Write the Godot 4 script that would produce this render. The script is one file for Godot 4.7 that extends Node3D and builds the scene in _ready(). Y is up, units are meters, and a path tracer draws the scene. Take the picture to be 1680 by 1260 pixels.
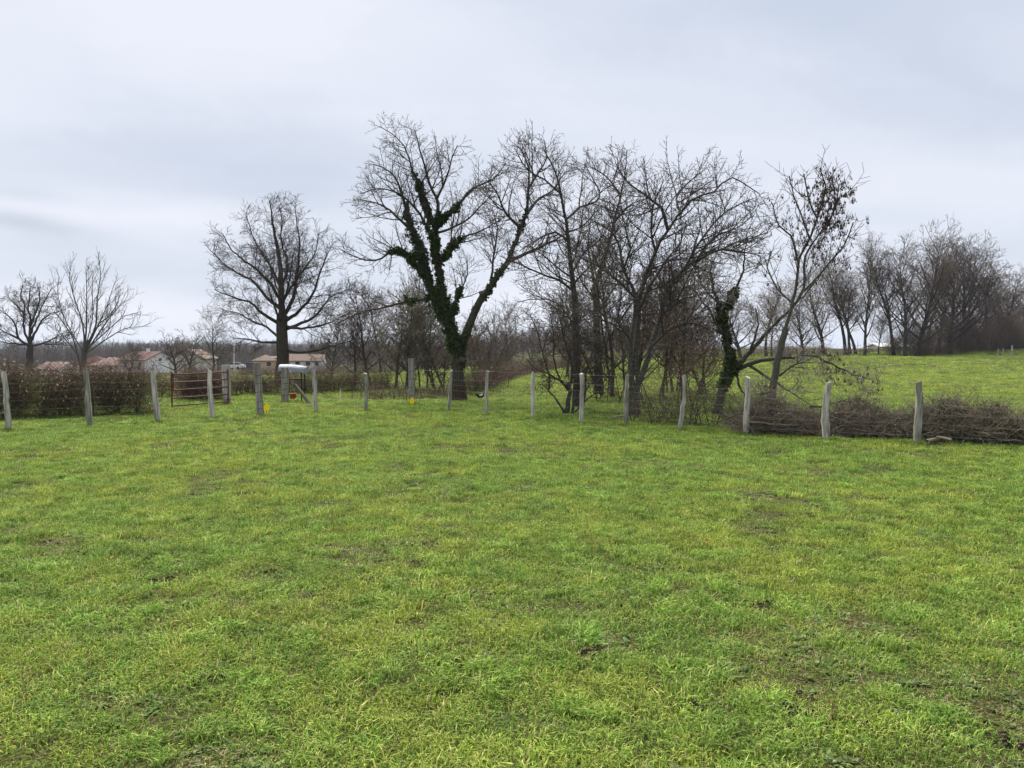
extends Node3D
# A pasture corner in winter: mown grass, a split-post wire fence, bare trees, a clipped hedge, a few houses in the valley behind.

var rng := RandomNumberGenerator.new()
var lump := FastNoiseLite.new()
var patchy := FastNoiseLite.new()
var M := {}
var taken := {}
var feet := []


class Geo:
	var v := PackedVector3Array()
	var n := PackedVector3Array()
	var c := PackedColorArray()
	var ix := PackedInt32Array()

	func tube(p: PackedVector3Array, r: PackedFloat32Array, s: int, cap := false, rough := 0.0, seed_at := 0) -> void:
		var k := p.size()
		var base := v.size()
		var ax := p[k - 1] - p[0]
		var u := ax.cross(Vector3(0.31, 0.2, 0.93))
		if u.length_squared() < 1e-8:
			u = ax.cross(Vector3(1, 0, 0))
		var h := seed_at * 0.618
		for i in k:
			var t := (p[mini(i + 1, k - 1)] - p[maxi(i - 1, 0)]).normalized()
			u = (u - t * u.dot(t)).normalized()
			var w := t.cross(u)
			for j in s:
				var a := TAU * j / s
				var o := u * cos(a) + w * sin(a)
				var q := r[i]
				if rough > 0.0:
					q *= 1.0 + rough * (sin(j * 2.4 + h) * 0.6 + sin(j * 5.1 + h * 3.0 + i * 0.35) * 0.4 + sin(i * 1.3 + j * 0.9 + h) * 0.3)
				v.append(p[i] + o * q)
				n.append(o)
		for i in k - 1:
			for j in s:
				var a := base + i * s + j
				var b := base + i * s + (j + 1) % s
				ix.append(a); ix.append(a + s); ix.append(b)
				ix.append(b); ix.append(a + s); ix.append(b + s)
		if cap:
			var t := (p[k - 1] - p[k - 2]).normalized()
			var m := v.size()
			for j in s:
				v.append(v[base + (k - 1) * s + j]); n.append(t)
			v.append(p[k - 1]); n.append(t)
			for j in s:
				ix.append(m + s); ix.append(m + (j + 1) % s); ix.append(m + j)

	func tri(a: Vector3, b: Vector3, d: Vector3, col := Color.WHITE) -> void:
		var m := v.size()
		var q := (d - a).cross(b - a).normalized()
		v.append(a); v.append(b); v.append(d)
		n.append(q); n.append(q); n.append(q)
		c.append(col); c.append(col); c.append(col)
		ix.append(m); ix.append(m + 1); ix.append(m + 2)

	func quad(a: Vector3, b: Vector3, d: Vector3, e: Vector3) -> void:
		var m := v.size()
		var q := (d - a).cross(b - a).normalized()
		v.append(a); v.append(b); v.append(d); v.append(e)
		n.append(q); n.append(q); n.append(q); n.append(q)
		ix.append(m); ix.append(m + 1); ix.append(m + 2)
		ix.append(m); ix.append(m + 2); ix.append(m + 3)

	func box(o: Vector3, s: Vector3, yaw := 0.0, tilt := Basis()) -> void:
		var h := s * 0.5
		var b := Basis(Vector3.UP, yaw) * tilt
		var q := []
		for i in 8:
			q.append(o + b * Vector3(h.x * (1 if i & 1 else -1), h.y * (1 if i & 2 else -1), h.z * (1 if i & 4 else -1)))
		quad(q[4], q[6], q[7], q[5]); quad(q[1], q[3], q[2], q[0])
		quad(q[5], q[7], q[3], q[1]); quad(q[0], q[2], q[6], q[4])
		quad(q[6], q[2], q[3], q[7]); quad(q[0], q[4], q[5], q[1])

	func mesh() -> ArrayMesh:
		var a := []
		a.resize(Mesh.ARRAY_MAX)
		a[Mesh.ARRAY_VERTEX] = v
		a[Mesh.ARRAY_NORMAL] = n
		if c.size() == v.size():
			a[Mesh.ARRAY_COLOR] = c
		a[Mesh.ARRAY_INDEX] = ix
		var m := ArrayMesh.new()
		m.add_surface_from_arrays(Mesh.PRIMITIVE_TRIANGLES, a)
		return m


# ---------------------------------------------------------------- scene tree helpers
func numbered(called: String) -> String:
	var k: int = taken.get(called, 0)
	taken[called] = k + 1
	return called if k == 0 else "%s_%03d" % [called, k]


func tag(o: Node, label: String, category: String, group := "", kind := "") -> void:
	if label: o.set_meta("label", label)
	if category: o.set_meta("category", category)
	if group: o.set_meta("group", group)
	if kind: o.set_meta("kind", kind)


func thing(called: String, at: Vector3, label: String, category: String, group := "", turn := 0.0) -> Node3D:
	var o := Node3D.new()
	o.name = numbered(called)
	add_child(o)
	o.position = at
	o.rotation.y = turn
	tag(o, label, category, group)
	return o


func part(called: String, m: Mesh, material: Material, parent: Node) -> MeshInstance3D:
	var o := MeshInstance3D.new()
	o.name = called
	o.mesh = m
	o.material_override = material
	parent.add_child(o, true)
	return o


func one(called: String, m: Mesh, material: Material, at: Vector3, label: String, category: String, group := "") -> MeshInstance3D:
	var o := part(numbered(called), m, material, self)
	o.position = at
	tag(o, label, category, group)
	return o


func many(called: String, m: Mesh, material: Material, parent: Node, where: Array, tints: Array) -> MultiMeshInstance3D:
	var mm := MultiMesh.new()
	mm.transform_format = MultiMesh.TRANSFORM_3D
	mm.use_colors = tints.size() > 0
	mm.mesh = m
	mm.instance_count = where.size()
	for i in where.size():
		mm.set_instance_transform(i, where[i])
		if tints.size() > 0:
			mm.set_instance_color(i, tints[i])
	var o := MultiMeshInstance3D.new()
	o.name = called
	o.multimesh = mm
	o.material_override = material
	parent.add_child(o, true)
	o.set_meta("kind", "stuff")
	return o


# ---------------------------------------------------------------- materials
func lin(r: float, g: float, b: float) -> Color:
	return Color(r, g, b).linear_to_srgb()


func noise_tex(seed_at: int, freq: float, a: Color, b: Color, mid := 0.5, octaves := 5, kind := FastNoiseLite.TYPE_SIMPLEX_SMOOTH) -> NoiseTexture2D:
	var f := FastNoiseLite.new()
	f.seed = seed_at
	f.noise_type = kind
	f.frequency = freq
	f.fractal_octaves = octaves
	var g := Gradient.new()
	g.set_color(0, a)
	g.set_color(1, b)
	g.add_point(mid, a.lerp(b, 0.5))
	var t := NoiseTexture2D.new()
	t.width = 512
	t.height = 512
	t.seamless = true
	t.noise = f
	t.color_ramp = g
	return t


func mat(a: Color, b: Color, rough: float, scale := Vector3.ONE, freq := 0.02, seed_at := 1, relief := 0.0, mid := 0.5) -> StandardMaterial3D:
	var m := StandardMaterial3D.new()
	m.albedo_texture = noise_tex(seed_at, freq, a, b, mid)
	m.roughness = rough
	m.metallic_specular = 0.25
	m.uv1_triplanar = true
	m.uv1_world_triplanar = true
	m.uv1_scale = scale
	if relief > 0.0:
		m.heightmap_enabled = true
		m.heightmap_texture = noise_tex(seed_at + 7, freq, Color.BLACK, Color.WHITE)
		m.heightmap_scale = relief
	return m


func bumps() -> NoiseTexture2D:
	var t := NoiseTexture2D.new()
	var f := FastNoiseLite.new()
	f.seed = 17
	f.frequency = 0.045
	f.fractal_octaves = 5
	t.width = 512
	t.height = 512
	t.seamless = true
	t.noise = f
	t.as_normal_map = true
	t.bump_strength = 12.0
	return t


func flat(c: Color, rough := 0.8, metal := 0.0) -> StandardMaterial3D:
	var m := StandardMaterial3D.new()
	m.albedo_color = c
	m.roughness = rough
	m.metallic = metal
	m.metallic_specular = 0.25
	return m


func leafy(back := 0.0) -> StandardMaterial3D:
	var m := StandardMaterial3D.new()
	m.vertex_color_use_as_albedo = true
	m.albedo_color = Color.WHITE
	m.roughness = 0.75
	m.metallic_specular = 0.22
	if back > 0.0:
		m.backlight_enabled = true
		m.backlight = Color(back, back, back).linear_to_srgb()
	return m


# ---------------------------------------------------------------- terrain
func ease_to(a: float, b: float, x: float) -> float:
	var t := clampf((x - a) / (b - a), 0.0, 1.0)
	return t * t * (3.0 - 2.0 * t)


func gh(x: float, z: float) -> float:
	var d := -z
	var y := -4.5 * clampf((d - 40.0) / 160.0, 0.0, 1.0) * ease_to(14.0, -25.0, x)
	y -= 1.5 * ease_to(100.0, 200.0, d) * ease_to(-55.0, -100.0, x)
	y += 0.85 * ease_to(20.0, 90.0, d) * ease_to(-5.0, 30.0, x) + 0.9 * ease_to(45.0, 100.0, d) * ease_to(36.0, 70.0, x)
	# shallow drain behind the fence, in front of the low hedge
	y -= 0.22 * exp(-pow((d - 28.5) / 2.2, 2.0)) * ease_to(1.0, -2.0, x) * ease_to(-9.0, -5.0, x)
	y += lump.get_noise_2d(x * 1.0, z * 1.0) * 0.035
	y += lump.get_noise_2d(x * 0.08 + 50.0, z * 0.08) * clampf(d / 60.0 - 0.4, 0.0, 1.5) * 0.35
	return y


func on(x: float, z: float) -> Vector3:
	return Vector3(x, gh(x, z), z)


# ---------------------------------------------------------------- branches
func jig() -> Vector3:
	return Vector3(rng.randf_range(-1, 1), rng.randf_range(-1, 1), rng.randf_range(-1, 1))


func smooth_line(flat_points: Array, step: float, wobble: float) -> PackedVector3Array:
	var q := PackedVector3Array()
	for i in flat_points.size() / 3:
		q.append(Vector3(flat_points[i * 3], flat_points[i * 3 + 1], flat_points[i * 3 + 2]))
	var out := PackedVector3Array()
	var k := q.size()
	for i in k - 1:
		var a := q[maxi(i - 1, 0)]
		var b := q[i]
		var c := q[i + 1]
		var d := q[mini(i + 2, k - 1)]
		var m := maxi(1, int(b.distance_to(c) / step))
		for j in m:
			var t := float(j) / m
			var p := b.cubic_interpolate(c, a, d, t)
			if out.size() > 0:
				p += jig() * wobble
			out.append(p)
	out.append(q[k - 1])
	return out


func grow(T: Geo, p: Vector3, dir: Vector3, length: float, r: float, lev: int, S: Dictionary) -> void:
	var ns := clampi(int(length / S.seg), 2, 7 - lev)
	var pts := PackedVector3Array()
	var rad := PackedFloat32Array()
	pts.append(p)
	rad.append(r)
	var step := length / ns
	for i in ns:
		dir = (dir + jig() * S.gnarl + Vector3.UP * S.up * (0.5 + float(i) / ns)).normalized()
		p += dir * step
		pts.append(p)
		rad.append(lerpf(r, S.rmin * 0.7, float(i + 1) / ns))
	T.tube(pts, rad, 4 if r > 0.02 else 3)
	if lev < S.levels:
		sprout(T, pts, rad, length, 0.12, lev + 1, S)


func sprout(T: Geo, pts: PackedVector3Array, rad: PackedFloat32Array, length: float, from: float, lev: int, S: Dictionary) -> void:
	var span := length * (1.0 - from)
	var n := int(span * S.dens[lev] + rng.randf())
	var k := pts.size()
	for i in n:
		var t := from + (1.0 - from) * (i + rng.randf()) / n
		var f := t * (k - 1)
		var a := mini(int(f), k - 2)
		var p := pts[a].lerp(pts[a + 1], f - a)
		var tan := (pts[a + 1] - pts[a]).normalized()
		var side := tan.cross(jig())
		if side.length_squared() < 1e-6:
			continue
		side = side.normalized()
		var ang: float = deg_to_rad(S.ang * rng.randf_range(0.7, 1.3))
		var long: float = S.len[lev] * rng.randf_range(0.45, 1.25) * (1.0 - S.fall * t)
		if lev > 0:
			long = minf(long, length * 0.8)
		var r := maxf(S.rmin, minf(rad[a] * 0.65, long * S.thick))
		grow(T, p, tan * cos(ang) + side * sin(ang), long, r, lev, S)


func arc(pts: PackedVector3Array) -> float:
	var l := 0.0
	for i in pts.size() - 1:
		l += pts[i].distance_to(pts[i + 1])
	return l


# a tree whose stems were measured one by one: trunk and limbs are parts, all finer branches are its crown
func measured_tree(called: String, at: Vector3, label: String, limbs: Array, S: Dictionary, seed_at: int, bark: Material, twig: Material) -> Node3D:
	rng.seed = seed_at
	var o := thing(called, at, label, "tree")
	var crown := Geo.new()
	var lines := []
	for L in limbs:
		var pts := smooth_line(L[4], S.get("step", 0.22), S.get("wobble", 0.015))
		var k := pts.size()
		var rad := PackedFloat32Array()
		for i in k:
			var t := float(i) / (k - 1)
			var q := lerpf(L[1], L[2], pow(t, 0.8))
			if L[0] == "trunk":
				q *= 1.0 + 0.45 * exp(-(pts[i].y + 0.1) * 3.5)
			rad.append(q)
		var g := Geo.new()
		g.tube(pts, rad, 12 if L[1] > 0.12 else 7 if L[1] > 0.05 else 5, false, 0.10 if L[0] == "trunk" else 0.06, seed_at + k)
		part(L[0], g.mesh(), bark, o)
		lines.append([pts, rad])
		sprout(crown, pts, rad, arc(pts), L[3], 0, S)
	part("crown", crown.mesh(), twig, o)
	o.set_meta("lines", lines)
	o.scale.y = S.get("squat", 0.95)
	return o


# a tree grown from a height and a habit
func grown_tree(called: String, at: Vector3, label: String, height: float, S: Dictionary, seed_at: int, bark: Material, twig: Material, group := "") -> Node3D:
	rng.seed = seed_at
	var o := thing(called, at, label, "tree", group)
	var crown := Geo.new()
	var bole := Geo.new()
	var limbs := Geo.new()
	for stem in S.get("stems", 1):
		var p := Vector3.ZERO
		var dir: Vector3 = (Vector3.UP + Vector3(rng.randf_range(-1, 1), 0, rng.randf_range(-1, 1)) * S.get("lean", 0.1)).normalized()
		if S.get("stems", 1) > 1:
			p = Vector3(rng.randf_range(-0.4, 0.4), 0, rng.randf_range(-0.4, 0.4)) * S.get("apart", 1.0)
		p -= dir * 0.35
		var hh: float = height * rng.randf_range(0.85, 1.0) * (1.0 if stem == 0 else rng.randf_range(0.6, 1.0))
		var r0: float = height * S.get("girth", 0.022) * (1.0 if stem == 0 else 0.7)
		var pts := PackedVector3Array([p])
		var rad := PackedFloat32Array([r0 * 1.35])
		var ns := 10
		for i in ns:
			dir = (dir + Vector3(rng.randf_range(-1, 1), 0, rng.randf_range(-1, 1)) * S.get("bend", 0.09) + Vector3.UP * 0.08).normalized()
			p += dir * (hh * 0.92 / ns)
			pts.append(p)
			rad.append(lerpf(r0, S.rmin, pow(float(i + 1) / ns, 0.9)))
		bole.tube(pts, rad, 8, false, 0.08, seed_at)
		var nl: int = S.limbs
		for i in nl:
			var t := lerpf(S.get("clear", 0.25), 0.96, (i + rng.randf()) / nl)
			var f := t * ns
			var a := mini(int(f), ns - 1)
			var q := pts[a].lerp(pts[a + 1], f - a)
			var yaw := i * 2.4 + rng.randf()
			var out := Vector3(cos(yaw), 0, sin(yaw))
			var rise: float = S.get("rise", 0.5) * rng.randf_range(0.7, 1.4) + t * 0.5
			var long: float = hh * S.get("reach", 0.36) * (1.0 - 0.62 * pow(t, 1.6)) * rng.randf_range(0.7, 1.15)
			var dd := (out + Vector3.UP * rise).normalized()
			var lp := PackedVector3Array([q])
			var lr := PackedFloat32Array([maxf(rad[a] * 0.55, S.rmin)])
			var m := 5
			for j in m:
				dd = (dd + jig() * S.gnarl * 0.8 + Vector3.UP * S.up).normalized()
				q += dd * (long / m)
				lp.append(q)
				lr.append(lerpf(lr[0], S.rmin, float(j + 1) / m))
			limbs.tube(lp, lr, 5)
			sprout(crown, lp, lr, long, 0.2, 0, S)
		sprout(crown, pts, rad, hh, 0.6, 0, S)
	part("trunk", bole.mesh(), bark, o)
	part("limbs", limbs.mesh(), bark, o)
	part("crown", crown.mesh(), twig, o)
	return o


func again(src: Node3D, at: Vector3, turn: float, size: Vector3, label: String, group := "") -> Node3D:
	var o := src.duplicate() as Node3D
	o.name = numbered(str(src.name).rstrip("0123456789").rstrip("_"))
	add_child(o)
	o.position = at
	o.rotation.y = turn
	o.scale = size
	o.set_meta("label", label)
	if group:
		o.set_meta("group", group)
	elif o.has_meta("group"):
		o.remove_meta("group")
	return o


# ivy leaves clothing a run of stem
func ivy_mesh() -> ArrayMesh:
	var g := Geo.new()
	for i in 7:
		var b := Basis(Vector3.UP, rng.randf() * TAU) * Basis(Vector3.RIGHT, rng.randf_range(0.1, 1.5))
		var o := jig() * 0.06
		var s := rng.randf_range(0.035, 0.06)
		var k := rng.randf_range(0.7, 1.3)
		var col := Color(0.052 * k, 0.078 * k, 0.026 * k)
		var tip := o + b * Vector3(0, -s * 1.1, 0.012)
		var l := o + b * Vector3(-s * 0.75, 0, 0)
		var r := o + b * Vector3(s * 0.75, 0, 0)
		var top := o + b * Vector3(0, s * 0.5, -0.01)
		g.tri(l, top, tip, col)
		g.tri(top, r, tip, col)
	return g.mesh()


func ivy(o: Node3D, runs: Array, per_metre: float, seed_at: int) -> void:
	rng.seed = seed_at
	var where := []
	var tints := []
	var lines: Array = o.get_meta("lines")
	for run in runs:
		var pts: PackedVector3Array = lines[run[0]][0]
		var rad: PackedFloat32Array = lines[run[0]][1]
		var k := pts.size()
		var n := int(arc(pts) * (run[2] - run[1]) * per_metre * run[3])
		for i in n:
			var t := lerpf(run[1], run[2], rng.randf())
			var f := minf(t, 1.0) * (k - 1)
			var a := mini(int(f), k - 2)
			var p := pts[a].lerp(pts[a + 1], f - a)
			var out := jig().normalized()
			var lush := patchy.get_noise_3d(p.x * 45.0 + seed_at, p.y * 45.0, p.z * 45.0) * 1.6
			var fade := minf(1.0, (run[2] - t) / (run[2] - run[1]) * 2.2)
			if rng.randf() > fade * (0.75 + lush):
				continue
			p += out * (rad[a] * 0.9 + run[4] * pow(rng.randf(), 1.3) * maxf(0.25, 1.0 + 1.6 * lush))
			where.append(Transform3D(Basis(Vector3.UP, rng.randf() * TAU).scaled(Vector3.ONE * rng.randf_range(0.7, 1.25)), p))
			var q := rng.randf_range(0.7, 1.25)
			tints.append(Color(q * rng.randf_range(0.9, 1.2), q, q))
	many("ivy", M.ivy_mesh, M.leaf, o, where, tints)


# ---------------------------------------------------------------- clumps of twigs and leaves for hedges and thickets
func twig_clump(n: int, size: float, r: float, flatten: float) -> ArrayMesh:
	var g := Geo.new()
	for i in n:
		var p := jig() * size * 0.5
		var d := jig()
		d.y = d.y * flatten + 0.25 * flatten
		d = d.normalized()
		var pts := PackedVector3Array([p])
		var rad := PackedFloat32Array([r])
		var l := size * rng.randf_range(0.4, 1.1)
		for j in 3:
			d = (d + jig() * 0.3).normalized()
			p += d * l / 3.0
			pts.append(p)
			rad.append(r * (1.0 - 0.22 * (j + 1)))
		g.tube(pts, rad, 3)
	return g.mesh()


func leaf_clump(n: int, size: float, s: float, cols: Array) -> ArrayMesh:
	var g := Geo.new()
	for i in n:
		var b := Basis(Vector3.UP, rng.randf() * TAU) * Basis(Vector3.RIGHT, rng.randf_range(-1.2, 1.2))
		var o := jig() * size * 0.5
		var k := s * rng.randf_range(0.6, 1.3)
		var col: Color = cols[rng.randi() % cols.size()]
		col = col * rng.randf_range(0.75, 1.25)
		var a := o + b * Vector3(0, 0, -k)
		var l := o + b * Vector3(-k * 0.45, k * 0.12, 0)
		var r := o + b * Vector3(k * 0.45, k * 0.12, 0)
		var e := o + b * Vector3(0, 0, k)
		g.tri(a, l, e, col)
		g.tri(e, r, a, col)
	return g.mesh()


# hedge along a line of points: stems, twigs and the leaves it kept
func hedge(called: String, line: Array, width: float, height: float, label: String, category: String, per_m3: float, leaf_share: float, twigs: Material, seed_at: int, ragged := 0.15, leaf_key := "hedge_leaves", clump := "twig_clump") -> Node3D:
	rng.seed = seed_at
	var o := thing(called, on(line[0], line[1]), label, category)
	var wt := []
	var wl := []
	var tt := []
	var tl := []
	var stems := Geo.new()
	for i in line.size() / 2 - 1:
		var a := Vector3(line[i * 2], 0, line[i * 2 + 1])
		var b := Vector3(line[i * 2 + 2], 0, line[i * 2 + 3])
		var l := a.distance_to(b)
		var side := (b - a).normalized().cross(Vector3.UP)
		var n := int(l * width * height * per_m3)
		for k in n:
			var t := rng.randf()
			var p := a.lerp(b, t) + side * rng.randf_range(-0.5, 0.5) * width
			var top := height * (1.0 + ragged * 2.0 * patchy.get_noise_2d(p.x * 30.0, p.z * 30.0)) 
			var y := top * (0.06 + 0.92 * rng.randf())
			p.y = gh(p.x, p.z) + y
			var bs := Basis(Vector3.UP, rng.randf() * TAU).scaled(Vector3.ONE * rng.randf_range(0.75, 1.2))
			var q := rng.randf_range(0.75, 1.25)
			wt.append(Transform3D(bs, p - o.position))
			if rng.randf() < leaf_share * (0.6 + 0.9 * (0.5 + patchy.get_noise_3d(p.x * 22.0, p.y * 22.0, p.z * 22.0))):
				wl.append(Transform3D(bs, p - o.position + jig() * 0.08))
				tl.append(Color(q, q, q))
		for k in int(l * 5.0):
			var p := a.lerp(b, rng.randf()) + side * rng.randf_range(-0.4, 0.4) * width
			p.y = gh(p.x, p.z) - 0.05
			var d := (Vector3.UP + jig() * 0.35).normalized()
			stems.tube(PackedVector3Array([p - o.position, p - o.position + d * height * 0.45, p - o.position + (d + jig() * 0.15) * height * 0.92]), PackedFloat32Array([0.018, 0.013, 0.006]), 4)
	many("twigs", M[clump], twigs, o, wt, [])
	if wl.size() > 0:
		many("leaves", M[leaf_key], M.leaf, o, wl, tl)
	var st := part("stems", stems.mesh(), M.bark_dark, o)
	st.set_meta("kind", "stuff")
	return o


# ---------------------------------------------------------------- fence
func post_mesh(reach: Vector3, r: float, seed_at: int, square := false) -> ArrayMesh:
	rng.seed = seed_at
	var g := Geo.new()
	var pts := PackedVector3Array()
	var rad := PackedFloat32Array()
	var n := 14
	var bow := Vector3(rng.randf_range(-1, 1), 0, rng.randf_range(-1, 1)) * (0.006 if square else 0.034)
	var knee := rng.randf_range(0.3, 0.7)
	for i in n + 1:
		var t := lerpf(-0.16, 1.0, float(i) / n)
		var p := reach * t + bow * sin(PI * clampf(t, 0, 1))
		if not square:
			p += Vector3(rng.randf_range(-1, 1), 0, rng.randf_range(-1, 1)) * 0.004
			p.x += bow.x * (0.8 if t > knee else 0.0)
		pts.append(p)
		rad.append(r * (1.0 if square else lerpf(1.08, 0.86, t) * rng.randf_range(0.96, 1.04) * (0.7 if t < 0.03 else 1.0)))
	if square:
		# sawn post: a ring of twelve points pushed out to a rounded square, with drying cracks
		var base := g.v.size()
		for i in n + 1:
			for j in 16:
				var a := TAU * (j + 0.5) / 16
				var q := Vector3(cos(a), 0, sin(a))
				var k := r / maxf(absf(q.x), absf(q.z)) * 0.98
				k = minf(k, r * 1.28)
				if j in [3, 11]:
					k *= 0.93
				g.v.append(pts[i] + q * k)
				g.n.append((q * 0.4 + Vector3(signf(q.x) if absf(q.x) > absf(q.z) else 0.0, 0, signf(q.z) if absf(q.z) >= absf(q.x) else 0.0)).normalized())
		for i in n:
			for j in 16:
				var a := base + i * 16 + j
				var b := base + i * 16 + (j + 1) % 16
				g.ix.append_array(PackedInt32Array([a, b, a + 16, b, b + 16, a + 16]))
		var m := g.v.size()
		g.v.append(pts[n]); g.n.append(Vector3.UP)
		for j in 16:
			g.v.append(g.v[base + n * 16 + j]); g.n.append(Vector3.UP)
		for j in 16:
			g.ix.append_array(PackedInt32Array([m, m + 1 + j, m + 1 + (j + 1) % 16]))
	else:
		g.tube(pts, rad, 11, true, 0.2, seed_at)
		var slope := Vector3(rng.randf_range(-0.7, 0.7), 0, rng.randf_range(-0.5, 0.5))
		var from := 11 * n
		for i in range(from, g.v.size()):
			g.v[i].y += slope.dot(g.v[i] - pts[n]) - r * 0.3 + (rng.randf_range(-0.25, 0.25) * r if i < from + 11 else 0.0)
	return g.mesh()


func wire_fence(label: String, posts: Array, ends: Array, seed_at: int) -> Node3D:
	var first := on(posts[0][0], posts[0][1])
	var o := thing("wire_fence", first, label, "fence")
	var k := 0
	for p in posts:
		k += 1
		var m := part("post", post_mesh(Vector3(p[2], p[3], 0), p[4], seed_at + k * 13), [M.post_wood, M.post_pale, M.post_wood, M.post_grey][(k * 7 + seed_at / 100) % 4], o)
		m.position = on(p[0], p[1]) - first
		feet.append(on(p[0], p[1]))
	# five strands, stapled to the posts, run on to the next post outside the picture
	for h in [1.0, 0.8, 0.67, 0.52, 0.35, 0.18]:
		rng.seed = seed_at + int(h * 100)
		var g := Geo.new()
		var pts := PackedVector3Array()
		for e in ends:
			var q := on(e[0], e[1])
			pts.append(q + Vector3(0, 1.1 * h, 0.05) - first)
			if e.size() > 2:
				for p in posts:
					pts.append(on(p[0], p[1]) + Vector3(p[2] * h, p[3] * h * 0.985 + rng.randf_range(-0.02, 0.02), p[4] * 0.9) - first)
		var line := PackedVector3Array()
		for i in pts.size() - 1:
			for j in 4:
				var t := j / 4.0
				line.append(pts[i].lerp(pts[i + 1], t) - Vector3(0, sin(PI * t) * 0.018, 0))
		line.append(pts[pts.size() - 1])
		var rad := PackedFloat32Array()
		rad.resize(line.size())
		rad.fill(0.0017)
		g.tube(line, rad, 4)
		for i in line.size() - 1:
			for j in 3:
				var b := line[i].lerp(line[i + 1], (j + 0.5) / 3.0)
				var d := jig().normalized() * 0.016
				g.tube(PackedVector3Array([b - d, b + d]), PackedFloat32Array([0.0015, 0.0012]), 3)
		part("wire_strand", g.mesh(), M.wire, o)
	return o


func big_post(called: String, at: Vector3, reach: Vector3, r: float, label: String, rings: Array, seed_at: int, material: Material) -> Node3D:
	var o := thing(called, at, label, "post")
	feet.append(at)
	part("shaft", post_mesh(reach, r, seed_at, true), material, o)
	for h in rings:
		var g := Geo.new()
		var pts := PackedVector3Array()
		var c: Vector3 = reach * h
		for j in 17:
			var a := TAU * j / 16.0
			var q := Vector3(cos(a), 0, sin(a))
			pts.append(c + q * minf(r / maxf(absf(q.x), absf(q.z)) * 0.98, r * 1.28) * 1.04 + Vector3(0, sin(a * 2.0) * 0.008, 0))
		var rad := PackedFloat32Array()
		rad.resize(17)
		rad.fill(0.006)
		g.tube(pts, rad, 5)
		part("wire_wrap", g.mesh(), M.rusty_wire, o)
	return o


# a flat yellow plastic tag with a keyhole-shaped slot, pegged upright in the grass
func yellow_tag(at: Vector3, h: float, label: String) -> void:
	var outer := PackedVector2Array()
	var n := 28
	for i in n:
		var a := TAU * i / n
		var y := 0.5 + 0.5 * sin(a)
		var w := 0.29 * lerpf(0.3, 1.0, ease_to(0.0, 0.7, y))
		outer.append(Vector2(cos(a) * w, y) * h)
	var hole := PackedVector2Array()
	for i in n:
		var a := TAU * i / n
		var y := 0.24 + 0.16 * sin(a)
		hole.append(Vector2(cos(a) * 0.09, y) * h)
	var c := CSGPolygon3D.new()
	c.polygon = outer
	c.depth = 0.03
	var q := CSGPolygon3D.new()
	q.polygon = hole
	q.depth = 0.08
	q.position.z = 0.02
	q.operation = CSGShape3D.OPERATION_SUBTRACTION
	c.add_child(q)
	c.material = M.yellow
	c.name = numbered("yellow_tag")
	q.name = "slot"
	add_child(c)
	c.position = at
	c.rotation = Vector3(-0.12, 0.15, -0.08)
	tag(c, label, "tag")


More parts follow.
